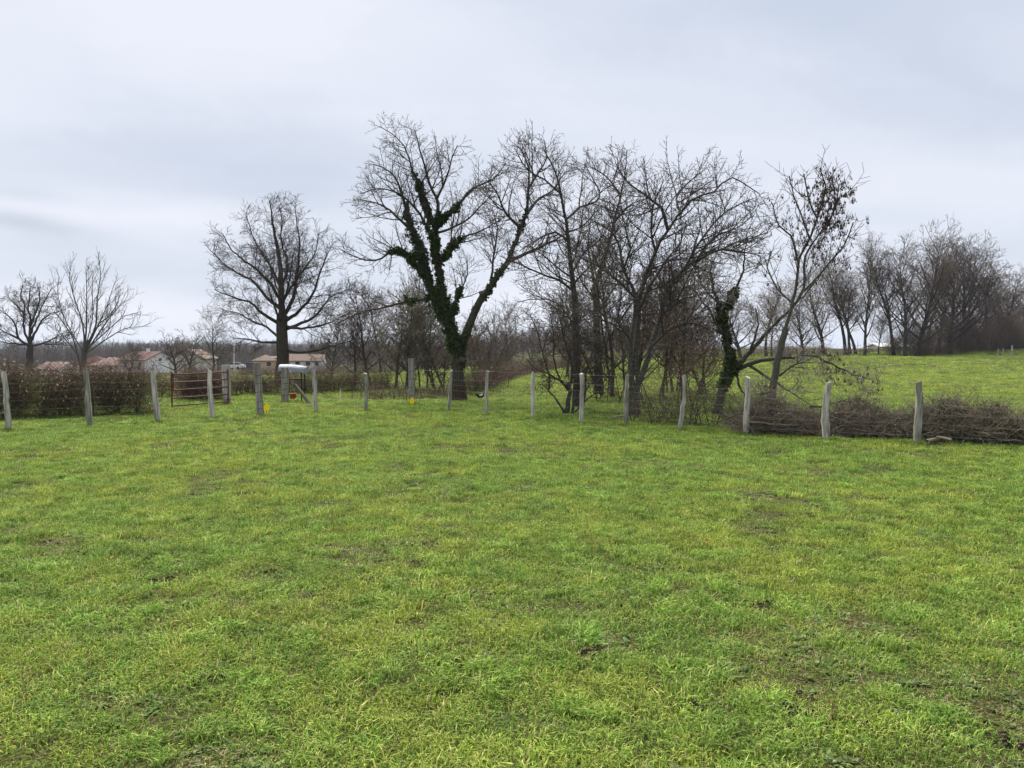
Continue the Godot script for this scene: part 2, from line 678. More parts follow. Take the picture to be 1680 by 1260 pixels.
# ---------------------------------------------------------------- houses
func house(called: String, at: Vector3, turn: float, size: Vector3, roof_h: float, hip: bool, wall: Material, roof: Material, label: String, windows: Array, chimney := -9.0) -> Node3D:
	var o := thing(called, at, label, "house", "", turn)
	var g := Geo.new()
	var h := size * 0.5
	var e := size.y
	g.box(Vector3(0, e * 0.5 - 0.5, 0), Vector3(size.x, e + 1.0, size.z))
	if not hip:
		for s in [-1.0, 1.0]:
			var a := Vector3(s * h.x, e, -h.z)
			var b := Vector3(s * h.x, e, h.z)
			var c := Vector3(s * h.x, e + roof_h, 0)
			if s > 0: g.tri(a, b, c)
			else: g.tri(b, a, c)
	g.c.clear()
	part("wall", g.mesh(), wall, o)
	var r := Geo.new()
	var ov := 0.45
	var ix := (h.z + ov) if hip else 0.0
	var drop := roof_h / h.z * ov
	var th := 0.16
	var A := Vector3(-h.x - ov, e - drop, h.z + ov)
	var B := Vector3(h.x + ov, e - drop, h.z + ov)
	var C := Vector3(h.x + ov, e - drop, -h.z - ov)
	var D := Vector3(-h.x - ov, e - drop, -h.z - ov)
	var R1 := Vector3(-h.x - ov + ix, e + roof_h, 0)
	var R2 := Vector3(h.x + ov - ix, e + roof_h, 0)
	var up := Vector3(0, th, 0)
	r.quad(A + up, R1 + up, R2 + up, B + up)
	r.quad(C + up, R2 + up, R1 + up, D + up)
	r.quad(A, A + up, B + up, B)
	r.quad(C, C + up, D + up, D)
	r.quad(A, B, R2, R1)
	r.quad(C, D, R1, R2)
	if hip:
		r.tri(B + up, R2 + up, C + up)
		r.tri(D + up, R1 + up, A + up)
	r.quad(B, B + up, R2 + up, R2); r.quad(R2, R2 + up, C + up, C)
	r.quad(D, D + up, R1 + up, R1); r.quad(R1, R1 + up, A + up, A)
	r.c.clear()
	var rf := part("roof", r.mesh(), roof, o)
	if chimney > -8.0:
		var q := Geo.new()
		q.box(Vector3(chimney, e + roof_h + 0.1, 0.5), Vector3(0.6, 1.3, 0.6))
		q.box(Vector3(chimney, e + roof_h + 0.82, 0.5), Vector3(0.76, 0.14, 0.76))
		part("chimney", q.mesh(), M.render_white, rf)
	for w in windows:
		# w: x, y, width, height, face (0 = long front, 1 = gable end)
		var q := Geo.new()
		var f := Geo.new()
		if w[4] == 0:
			q.box(Vector3(w[0], w[1], h.z + 0.03), Vector3(w[2], w[3], 0.05))
			f.box(Vector3(w[0], w[1] - w[3] * 0.5 - 0.06, h.z + 0.07), Vector3(w[2] + 0.2, 0.1, 0.18))
		else:
			q.box(Vector3(h.x + 0.03, w[1], w[0]), Vector3(0.05, w[3], w[2]))
			f.box(Vector3(h.x + 0.07, w[1] - w[3] * 0.5 - 0.06, w[0]), Vector3(0.18, 0.1, w[2] + 0.2))
		var wi := part("window", q.mesh(), M.pane, o)
		part("sill", f.mesh(), M.render_white, wi)
	return o


func car(at: Vector3, turn: float, paint: Material, label: String) -> void:
	var o := thing("parked_car", at, label, "car", "", turn)
	var g := Geo.new()
	# side profile swept across the width, narrower at the glass
	var side := [Vector2(-2.05, 0.35), Vector2(-2.1, 0.75), Vector2(-1.85, 0.92), Vector2(-1.0, 1.0), Vector2(1.35, 1.02), Vector2(2.0, 0.95), Vector2(2.1, 0.6), Vector2(2.05, 0.35)]
	var roofp := [Vector2(-1.0, 1.0), Vector2(-0.35, 1.42), Vector2(0.9, 1.45), Vector2(1.6, 1.02)]
	var loft := func(q: Geo, line: Array, w0: float, w1: float):
		var y0: float = line[0].y
		var mid := Vector3.ZERO
		for p in line:
			mid += Vector3(p.x, p.y, 0) / line.size()
		for i in line.size():
			var p: Vector2 = line[i]
			var r: Vector2 = line[(i + 1) % line.size()]
			var wp := lerpf(w0, w1, clampf((p.y - y0) * 2.2, 0, 1))
			var wr := lerpf(w0, w1, clampf((r.y - y0) * 2.2, 0, 1))
			q.quad(Vector3(p.x, p.y, wp), Vector3(p.x, p.y, -wp), Vector3(r.x, r.y, -wr), Vector3(r.x, r.y, wr))
			q.tri(Vector3(p.x, p.y, wp), Vector3(r.x, r.y, wr), mid + Vector3(0, 0, (wp + wr) * 0.5))
			q.tri(Vector3(r.x, r.y, -wr), Vector3(p.x, p.y, -wp), mid - Vector3(0, 0, (wp + wr) * 0.5))
		q.c.clear()
	loft.call(g, side, 0.86, 0.84)
	part("body", g.mesh(), paint, o)
	var w := Geo.new()
	loft.call(w, roofp, 0.8, 0.62)
	part("window", w.mesh(), M.pane, o)
	var rr := Geo.new()
	rr.box(Vector3(0.28, 1.46, 0), Vector3(1.25, 0.05, 1.2))
	part("roof", rr.mesh(), paint, o)
	for x in [-1.3, 1.3]:
		for z in [-0.8, 0.8]:
			var t := Geo.new()
			t.tube(PackedVector3Array([Vector3(x, 0.31, z - 0.1), Vector3(x, 0.31, z + 0.1)]), PackedFloat32Array([0.31, 0.31]), 14, true)
			part("wheel", t.mesh(), M.black_metal, o)


# ---------------------------------------------------------------- grass
func grass_clump(n: int, spread: float, tall: float, wide: float, cols: Array, droop: float) -> ArrayMesh:
	var g := Geo.new()
	for i in n:
		var a := rng.randf() * TAU
		var o := Vector3(cos(a), 0, sin(a)) * spread * sqrt(rng.randf())
		var yaw := rng.randf() * TAU
		var out := Vector3(cos(yaw), 0, sin(yaw))
		out = (out + o / spread * 0.7).normalized()
		var s := out.cross(Vector3.UP) * wide * rng.randf_range(0.6, 1.2)
		var h := tall * rng.randf_range(0.45, 1.15)
		var b := droop * rng.randf_range(0.25, 1.2)
		var col: Color = cols[rng.randi() % cols.size()]
		col = col * rng.randf_range(0.8, 1.2)
		var p0 := o - Vector3(0, 0.01, 0)
		var p1 := o + Vector3(0, h * 0.55, 0) + out * b * h * 0.35
		var p2 := o + Vector3(0, h * (1.0 - 0.35 * b), 0) + out * b * h * 1.05
		g.tri(p0 - s, p1 - s * 0.85, p1 + s * 0.85, col)
		g.tri(p0 - s, p1 + s * 0.85, p0 + s, col)
		g.tri(p1 - s * 0.85, p2, p1 + s * 0.85, col)
	return g.mesh()


func rosette(n: int, size: float, cols: Array) -> ArrayMesh:
	var g := Geo.new()
	for i in n:
		var yaw := i * 2.4 + rng.randf()
		var out := Vector3(cos(yaw), 0.25 + rng.randf() * 0.4, sin(yaw)).normalized()
		var s := out.cross(Vector3.UP).normalized() * size * 0.22
		var l := size * rng.randf_range(0.5, 1.0)
		var col: Color = cols[rng.randi() % cols.size()] * rng.randf_range(0.8, 1.2)
		var o := jig() * size * 0.3
		o.y = 0.004
		g.tri(o, o + out * l * 0.6 - s, o + out * l, col)
		g.tri(o, o + out * l, o + out * l * 0.6 + s, col)
	return g.mesh()


func lawn() -> void:
	rng.seed = 77
	var green := [Color(0.15, 0.265, 0.042), Color(0.195, 0.31, 0.05), Color(0.25, 0.345, 0.065), Color(0.105, 0.21, 0.038), Color(0.35, 0.41, 0.13)]
	var gold := [Color(0.265, 0.355, 0.058), Color(0.325, 0.395, 0.075), Color(0.215, 0.315, 0.05), Color(0.42, 0.425, 0.15), Color(0.16, 0.26, 0.045)]
	var kinds := []
	for i in 3: kinds.append(grass_clump(30, 0.10, 0.048, 0.0028, green, 1.0))
	for i in 2: kinds.append(grass_clump(30, 0.10, 0.048, 0.0028, gold, 1.1))
	for i in 2: kinds.append(grass_clump(44, 0.075, 0.10, 0.0034, green, 1.0))
	kinds.append(grass_clump(44, 0.075, 0.095, 0.0034, gold, 1.05))
	kinds.append(rosette(16, 0.05, [Color(0.15, 0.20, 0.075), Color(0.20, 0.24, 0.13), Color(0.11, 0.16, 0.05)]))
	kinds.append(grass_clump(18, 0.09, 0.035, 0.0026, [Color(0.30, 0.25, 0.15), Color(0.36, 0.31, 0.19), Color(0.2, 0.165, 0.09)], 1.7))
	var where := []
	var tints := []
	for k in kinds.size():
		where.append([])
		tints.append([])
	var bands := [[1.6, 4.5, 330.0, 0.9], [4.5, 7.5, 290.0, 0.95], [7.5, 12.0, 230.0, 1.0], [12.0, 18.0, 140.0, 1.2], [18.0, 27.0, 80.0, 1.5], [27.0, 45.0, 16.0, 2.6], [45.0, 100.0, 3.6, 4.0]]
	for b in bands:
		var reach_0: float = b[0] * 0.86 + 1.2
		var reach_1: float = b[1] * 0.86 + 1.2
		var area: float = (reach_0 + reach_1) * (b[1] - b[0])
		for i in int(area * b[2]):
			var d := sqrt(lerpf(b[0] * b[0], b[1] * b[1], rng.randf()))
			var x := rng.randf_range(-1, 1) * (d * 0.86 + 1.2)
			var z := -d
			if d > 45.0 and x < -30.0:
				continue
			var thin := 0.8 * patchy.get_noise_2d(x * 14.0, z * 14.0) + 0.7 * patchy.get_noise_2d(x * 52.0 + 90.0, z * 52.0)
			var hue := 0.35 * patchy.get_noise_2d(x * 7.0 + 400.0, z * 7.0) + 0.55 * patchy.get_noise_2d(x * 42.0 + 700.0, z * 42.0)
			var tuft := patchy.get_noise_2d(x * 34.0 + 1500.0, z * 34.0)
			var kind := rng.randi() % 3
			if hue + rng.randf_range(-0.4, 0.4) > 0.05:
				kind = 3 + rng.randi() % 2
			var size := rng.randf_range(0.75, 1.3)
			if rng.randf() < 0.09 + 0.27 * ease_to(0.05, 0.4, tuft):
				kind = 7 if hue > 0.12 else 5 + rng.randi() % 2
				size *= rng.randf_range(0.5, 1.0)
			if thin < -0.3:
				if rng.randf() < 0.1:
					continue
				kind = [8, 8, 9, 9, 0, 1, 3][rng.randi() % 7]
				size *= 0.85
			elif rng.randf() < 0.06:
				kind = 8 + rng.randi() % 2
			if d > 27.0:
				kind = 3 + rng.randi() % 2 if hue > -0.1 else rng.randi() % 3
			size *= b[3]
			var tall := size * (0.85 if d < 27.0 else 0.5)
			var lean := Basis(Vector3(rng.randf_range(-1, 1), 0, rng.randf_range(-1, 1)).normalized(), rng.randf_range(0, 0.25))
			where[kind].append(Transform3D(lean * Basis(Vector3.UP, rng.randf() * TAU).scaled(Vector3(size, tall, size)), on(x, z)))
			var q := rng.randf_range(0.66, 1.36) * (1.0 + 0.2 * patchy.get_noise_2d(x * 60.0 + 2000.0, z * 60.0))
			tints[kind].append(Color(q * (1.0 + 0.12 * hue), q, q * (1.0 - 0.1 * hue)))
	for f in feet:
		for i in 16:
			var a := rng.randf() * TAU
			var q := rng.randf_range(0.04, 0.2)
			var x: float = f.x + cos(a) * q
			var z: float = f.z + sin(a) * q
			var kind := 5 + rng.randi() % 3
			var size := rng.randf_range(0.7, 1.5)
			where[kind].append(Transform3D(Basis(Vector3.UP, rng.randf() * TAU).scaled(Vector3(size * 0.8, size, size * 0.8)), on(x, z)))
			tints[kind].append(Color.WHITE * rng.randf_range(0.8, 1.1))
	var o := thing("grass", Vector3.ZERO, "short winter grass with tufts and thin patches covering the pasture", "grass")
	o.set_meta("kind", "stuff")
	var called := ["green_grass", "green_grass", "green_grass", "yellow_grass", "yellow_grass", "tall_tufts", "tall_tufts", "tall_tufts", "weed_rosettes", "dry_thatch"]
	for k in kinds.size():
		if where[k].size() > 0:
			many(called[k], kinds[k], M.grass, o, where[k], tints[k])


func ground() -> void:
	var xs := []
	var x := 0.0
	var s := 0.3
	while x < 2600.0:
		xs.append(x)
		if x > 0.0: xs.append(-x)
		x += s
		if x > 18.0: s *= 1.11
	xs.sort()
	var zs := []
	var z := 0.0
	s = 0.3
	while z < 2600.0:
		zs.append(-z)
		if z > 0.0 and z < 60.0 and int(z / 0.3) % 4 == 0: zs.append(z)
		z += s
		if z > 30.0: s *= 1.07
	zs.sort()
	zs.reverse()
	var g := Geo.new()
	var nx := xs.size()
	for b in zs:
		for a in xs:
			g.v.append(Vector3(a, gh(a, b), b))
			var e := 0.25 + absf(b) * 0.01
			g.n.append(Vector3(gh(a - e, b) - gh(a + e, b), 2.0 * e, gh(a, b - e) - gh(a, b + e)).normalized())
			var t := 0.5 + 0.5 * patchy.get_noise_2d(a * 5.0, b * 5.0)
			var u := 0.5 + 0.5 * patchy.get_noise_2d(a * 1.3 + 300.0, b * 1.3)
			g.c.append(Color(0.095, 0.095, 0.045).lerp(Color(0.15, 0.175, 0.05), clampf(u * 0.5 + t * 0.5, 0, 1)))
	for i in zs.size() - 1:
		for j in nx - 1:
			var a := i * nx + j
			g.ix.append_array(PackedInt32Array([a, a + nx, a + 1, a + 1, a + nx, a + nx + 1]))
	var o := part("ground", g.mesh(), M.ground, self)
	o.set_meta("kind", "structure")


func sky_panorama() -> ImageTexture:
	var w := 1024
	var h := 512
	var im := Image.create_empty(w, h, false, Image.FORMAT_RGBAF)
	var f := FastNoiseLite.new()
	f.seed = 21
	f.frequency = 0.55
	f.fractal_octaves = 5
	f.fractal_gain = 0.45
	f.domain_warp_enabled = true
	f.domain_warp_amplitude = 0.8
	f.domain_warp_frequency = 0.4
	for j in h:
		var el := (0.5 - (j + 0.5) / h) * PI
		var up := maxf(sin(el), 0.0)
		var ring := cos(el) / (up + 0.16)
		for i in w:
			var az := wrapf((i + 0.5) / w * TAU, -PI, PI)
			var px := sin(az) * ring
			var pz := -cos(az) * ring
			var a := f.get_noise_2d(px * 0.7 + pz * 0.25, pz * 1.0 + 3.0)
			var b := f.get_noise_2d(px * 1.1 + pz * 0.5 + 40.0, pz * 3.6)
			var k := clampf(0.54 + a * 0.85 + b * 0.28, 0.0, 1.0)
			var c := Color(0.44, 0.495, 0.595).lerp(Color(0.625, 0.65, 0.725), k)
			c = c.lerp(Color(0.68, 0.705, 0.755), exp(-up * 9.0) * 0.75)
			var streak := exp(-pow((az + 0.55) / 0.075, 2.0) - pow((el - 0.135 + (az + 0.55) * 0.12) / 0.011, 2.0)) + 0.5 * exp(-pow((az + 0.57) / 0.05, 2.0) - pow((el - 0.168) / 0.007, 2.0))
			c = c.lerp(Color(0.38, 0.43, 0.51), 0.7 * clampf(streak * (0.8 + b), 0.0, 1.0))
			var m := 1.0 + 0.30 * ease_to(0.45, 1.0, up)
			im.set_pixel(i, j, Color(c.r * m, c.g * m, c.b * m))
	return ImageTexture.create_from_image(im)


# ================================================================ build
func _ready() -> void:
	# camera
	var cam := Camera3D.new()
	cam.name = "camera"
	cam.fov = 52.98
	cam.near = 0.05
	cam.far = 5000.0
	add_child(cam)
	cam.position = Vector3(0, 1.7, 0)
	cam.rotation.x = -0.04506
	cam.current = true
	# sky and light: thin overcast, the sun a wide soft patch high ahead on the left
	var env := Environment.new()
	env.background_mode = Environment.BG_SKY
	var sm := PanoramaSkyMaterial.new()
	sm.panorama = sky_panorama()
	sm.energy_multiplier = 0.25
	var sky := Sky.new()
	sky.sky_material = sm
	env.sky = sky
	env.tonemap_mode = Environment.TONE_MAPPER_LINEAR
	env.tonemap_exposure = 5.4
	env.sdfgi_enabled = true
	env.ssao_enabled = true
	env.ssil_enabled = true
	env.fog_enabled = true
	env.fog_density = 0.0002
	env.fog_light_color = Color(0.78, 0.83, 0.92)
	var we := WorldEnvironment.new()
	we.name = "environment"
	we.environment = env
	add_child(we)
	var sun := DirectionalLight3D.new()
	sun.name = "sun"
	sun.light_energy = 0.5
	sun.light_angular_distance = 45.0
	sun.light_color = Color(1.0, 0.96, 0.9)
	sun.shadow_enabled = true
	add_child(sun)
	sun.rotation_degrees = Vector3(-52, 205, 0)

	# noise and materials
	lump.seed = 3
	lump.frequency = 0.35
	lump.fractal_octaves = 3
	patchy.seed = 11
	patchy.frequency = 0.03
	patchy.fractal_octaves = 3
	rng.seed = 1
	M.ground = leafy()
	M.ground.albedo_texture = noise_tex(21, 0.05, Color(0.42, 0.38, 0.34), Color(1, 1, 1), 0.45)
	M.ground.normal_enabled = true
	M.ground.normal_texture = bumps()
	M.ground.normal_scale = 1.6
	M.ground.uv1_triplanar = true
	M.ground.uv1_world_triplanar = true
	M.ground.uv1_scale = Vector3(1.3, 1.3, 1.3)
	M.ground.roughness = 1.0
	M.grass = leafy(0.55)
	M.leaf = leafy(0.25)
	M.bark_dark = mat(lin(0.026, 0.022, 0.018), lin(0.125, 0.11, 0.088), 0.95, Vector3(1.6, 0.35, 1.6), 0.03, 31, 2.0)
	M.bark_grey = mat(lin(0.05, 0.045, 0.036), lin(0.14, 0.13, 0.105), 0.95, Vector3(1.6, 0.4, 1.6), 0.03, 32, 2.0)
	M.bark_lichen = mat(lin(0.03, 0.026, 0.022), lin(0.24, 0.235, 0.2), 0.95, Vector3(1.1, 0.8, 1.1), 0.03, 33, 2.0, 0.72)
	M.bark_moss = mat(lin(0.035, 0.032, 0.022), lin(0.10, 0.105, 0.045), 0.95, Vector3(2.5, 1.0, 2.5), 0.03, 34, 2.0)
	M.bark_red = mat(lin(0.05, 0.03, 0.022), lin(0.2, 0.125, 0.095), 0.95, Vector3(7, 0.7, 7), 0.03, 35, 3.0)
	M.twig_dark = mat(lin(0.036, 0.03, 0.028), lin(0.10, 0.085, 0.075), 0.9, Vector3.ONE * 2.0, 0.02, 36)
	M.twig_brown = mat(lin(0.065, 0.05, 0.038), lin(0.18, 0.14, 0.108), 0.9, Vector3.ONE * 2.0, 0.02, 37)
	M.twig_olive = mat(lin(0.065, 0.058, 0.038), lin(0.17, 0.155, 0.10), 0.9, Vector3.ONE * 2.0, 0.02, 38)
	M.twig_grey = mat(lin(0.13, 0.115, 0.10), lin(0.32, 0.29, 0.255), 0.9, Vector3.ONE * 1.3, 0.02, 39)
	M.twig_pile = mat(lin(0.075, 0.06, 0.046), lin(0.27, 0.225, 0.175), 0.9, Vector3.ONE * 0.9, 0.02, 52)
	M.post_wood = mat(lin(0.09, 0.08, 0.067), lin(0.72, 0.69, 0.63), 0.9, Vector3(1.5, 0.16, 1.5), 0.02, 40, 0.9, 0.42)
	M.post_pale = mat(lin(0.12, 0.11, 0.092), lin(0.8, 0.765, 0.69), 0.9, Vector3(1.3, 0.14, 1.3), 0.02, 54, 0.9, 0.42)
	M.post_grey = mat(lin(0.06, 0.056, 0.045), lin(0.48, 0.47, 0.41), 0.9, Vector3(1.7, 0.2, 1.7), 0.02, 55, 0.9, 0.45)
	M.sawn_wood = mat(lin(0.08, 0.072, 0.062), lin(0.44, 0.42, 0.38), 0.9, Vector3(1.5, 0.07, 1.5), 0.02, 41, 0.5, 0.42)
	M.red_paint = mat(lin(0.07, 0.03, 0.024), lin(0.17, 0.055, 0.042), 0.6, Vector3.ONE * 5.0, 0.03, 42)
	M.wire = flat(lin(0.24, 0.24, 0.23), 0.5, 0.3)
	M.rusty_wire = flat(lin(0.06, 0.05, 0.045), 0.7, 0.2)
	M.black_metal = flat(lin(0.02, 0.02, 0.02), 0.6)
	M.yellow = flat(lin(0.85, 0.62, 0.01), 0.4)
	M.blue_plastic = mat(lin(0.22, 0.25, 0.29), lin(0.31, 0.34, 0.38), 0.5, Vector3.ONE * 1.0, 0.02, 43)
	M.orange = flat(lin(0.28, 0.07, 0.03), 0.6)
	M.render_white = mat(lin(0.66, 0.65, 0.62), lin(0.8, 0.79, 0.76), 0.9, Vector3.ONE * 0.2, 0.02, 44)
	M.render_cream = mat(lin(0.5, 0.46, 0.38), lin(0.64, 0.6, 0.51), 0.9, Vector3.ONE * 0.2, 0.02, 45)
	M.render_ochre = mat(lin(0.5, 0.33, 0.2), lin(0.6, 0.42, 0.27), 0.9, Vector3.ONE * 0.2, 0.02, 46)
	M.tile_pink = mat(lin(0.16, 0.105, 0.092), lin(0.27, 0.19, 0.17), 0.9, Vector3(0.6, 0.6, 0.6), 0.05, 47)
	M.tile_dark = mat(lin(0.07, 0.038, 0.034), lin(0.15, 0.08, 0.07), 0.9, Vector3(0.6, 0.6, 0.6), 0.05, 48)
	M.tile_brown = mat(lin(0.12, 0.09, 0.072), lin(0.21, 0.16, 0.13), 0.9, Vector3(0.6, 0.6, 0.6), 0.05, 49)
	M.pane = flat(lin(0.03, 0.035, 0.04), 0.15)
	M.car_blue = flat(lin(0.03, 0.07, 0.2), 0.3)
	M.car_white = flat(lin(0.6, 0.6, 0.6), 0.3)
	M.pale_wood = mat(lin(0.16, 0.125, 0.09), lin(0.28, 0.23, 0.175), 0.9, Vector3.ONE * 2.0, 0.03, 51)
	M.soil = mat(lin(0.06, 0.045, 0.03), lin(0.18, 0.14, 0.10), 1.0, Vector3.ONE * 4.0, 0.03, 50, 2.0)
	M.hill = flat(lin(0.06, 0.08, 0.06), 1.0)
	rng.seed = 2
	M.ivy_mesh = ivy_mesh()
	M.twig_clump = twig_clump(16, 0.42, 0.0045, 0.9)
	M.scrub_clump = twig_clump(60, 1.3, 0.010, 1.2)
	M.stick_clump = twig_clump(15, 0.55, 0.007, 0.8)
	M.hedge_leaves = leaf_clump(26, 0.42, 0.032, [Color(0.27, 0.16, 0.105), Color(0.18, 0.105, 0.075), Color(0.36, 0.25, 0.175), Color(0.07, 0.09, 0.038), Color(0.11, 0.12, 0.06), Color(0.17, 0.10, 0.07)])
	M.green_leaves = leaf_clump(30, 0.42, 0.03, [Color(0.05, 0.075, 0.026), Color(0.075, 0.11, 0.04), Color(0.045, 0.06, 0.026), Color(0.12, 0.08, 0.05)])
	M.pale_leaves = leaf_clump(20, 0.42, 0.026, [Color(0.22, 0.24, 0.12), Color(0.3, 0.28, 0.18), Color(0.16, 0.2, 0.08), Color(0.25, 0.19, 0.12)])

	ground()

	var cherry := {"seg": 0.22, "gnarl": 0.17, "up": 0.10, "levels": 2, "rmin": 0.0058, "dens": [8.6, 8.2, 7.2], "len": [1.9, 0.68, 0.28], "ang": 48.0, "fall": 0.74, "thick": 0.0165, "step": 0.22, "wobble": 0.018}
	var oakish := {"seg": 0.28, "gnarl": 0.24, "up": 0.08, "levels": 2, "rmin": 0.0075, "dens": [8.5, 8.0, 7.0], "len": [1.5, 0.75, 0.38], "ang": 46.0, "fall": 0.58, "thick": 0.016, "step": 0.26, "wobble": 0.035, "squat": 0.985}
	var thorn := {"seg": 0.16, "gnarl": 0.3, "up": 0.06, "levels": 2, "rmin": 0.0052, "dens": [15.0, 11.0, 9.0], "len": [0.85, 0.4, 0.18], "ang": 62.0, "fall": 0.3, "thick": 0.014, "step": 0.15, "wobble": 0.02}
	var ashy := {"seg": 0.2, "gnarl": 0.12, "up": 0.14, "levels": 1, "rmin": 0.0052, "dens": [7.0, 8.0, 5.0], "len": [0.8, 0.32, 0.2], "ang": 44.0, "fall": 0.35, "thick": 0.014, "step": 0.2, "wobble": 0.012}

	# trees whose stems can be followed one by one
	var oak := measured_tree("oak_tree", on(-11.39, -38.00), "broad bare oak with a domed crown on a single stout black trunk", [
		["trunk",0.36,0.27,1,[-0.02,-0.88,0,0.03,0.17,0,0.06,1.15,0,0.07,1.96,0,0.08,2.68,0,0.08,3.41,0]],
		["limb",0.187,0.02,0.3,[0.08,3.41,0,0.09,4.61,0.06,0.04,5.81,0.12,-0.08,7,0.18,-0.25,7.94,0.24,-0.35,9.04,0.3]],
		["limb",0.086,0.015,0.25,[-0.01,2.04,0,-0.84,2.08,0.3,-1.54,2.19,0.6,-2.14,2.31,0.9]],
		["limb",0.078,0.015,0.25,[0,2.12,0,-0.62,2.69,-0.3,-1.53,3.11,-0.6,-2.45,3.53,-0.9,-3.39,3.8,-1.2]],
		["limb",0.101,0.015,0.25,[0.01,2.93,0,-0.51,3.24,0.26,-0.86,3.63,0.52,-1.29,4.01,0.78,-1.98,4.23,1.04,-2.74,4.6,1.3]],
		["limb",0.109,0.015,0.25,[0.02,3.73,0,-0.81,4.39,-0.2,-1.43,5.14,-0.4,-2.15,5.48,-0.6,-3.03,6.07,-0.8,-3.8,6.75,-1]],
		["limb",0.094,0.015,0.25,[0,4.22,0,-0.49,5.08,0.24,-0.81,5.45,0.48,-1.28,5.9,0.72,-1.97,6.5,0.96,-2.38,7.32,1.2]],
		["limb",0.078,0.015,0.25,[0.07,4.78,0,-0.46,5.76,-0.2,-1,6.51,-0.4,-1.54,7.51,-0.6,-1.88,8.44,-0.8]],
		["limb",0.109,0.015,0.25,[0.15,3.09,0,0.84,3.48,0.2,1.46,4.03,0.4,1.84,4.65,0.6,2.3,5.74,0.8,2.79,6.65,1]],
		["limb",0.101,0.015,0.25,[0.14,2.64,0,0.93,3.02,-0.33,1.5,3.36,-0.65,2.26,4.36,-0.98,3.15,4.8,-1.3]],
		["limb",0.109,0.015,0.25,[0.12,3.33,0,0.6,4.22,-0.12,0.74,5.36,-0.24,0.88,6.67,-0.36,0.78,7.82,-0.48,0.6,8.89,-0.6]],
		["limb",0.086,0.015,0.25,[0.13,1.67,0,1.04,1.55,0.15,1.97,1.71,0.3,2.81,1.91,0.45,3.88,2.19,0.6]],
		["limb",0.078,0.015,0.25,[0.11,4.86,0,0.48,5.95,0.25,0.25,6.95,0.5,0.38,7.86,0.75,0.34,8.67,1]],
		["limb",0.086,0.015,0.25,[0.14,2.85,0,1.46,2.75,0.47,2.69,3.05,0.93,3.67,3.43,1.4]],
		["limb",0.086,0.015,0.25,[0.16,4.14,0,0.94,5.54,-0.4,1.5,6.48,-0.8,1.66,7.69,-1.2]],
		["limb",0.07,0.015,0.2,[0.09,2.93,0,0,3.69,0.87,-0.03,4.56,1.73,0.1,5.09,2.6]],
		["limb",0.07,0.015,0.2,[0.09,3.09,0,0.22,3.94,-0.87,0.31,4.84,-1.73,0.34,5.59,-2.6]],
		["limb",0.07,0.015,0.2,[0.1,4.06,0,0.67,4.78,0.93,1.1,5.62,1.87,1.45,6.11,2.8]],
		["limb",0.062,0.015,0.2,[0.06,4.22,0,-0.51,5.1,-0.87,-1.1,6.26,-1.73,-1.71,6.96,-2.6]]], oakish, 101, M.bark_dark, M.twig_dark)
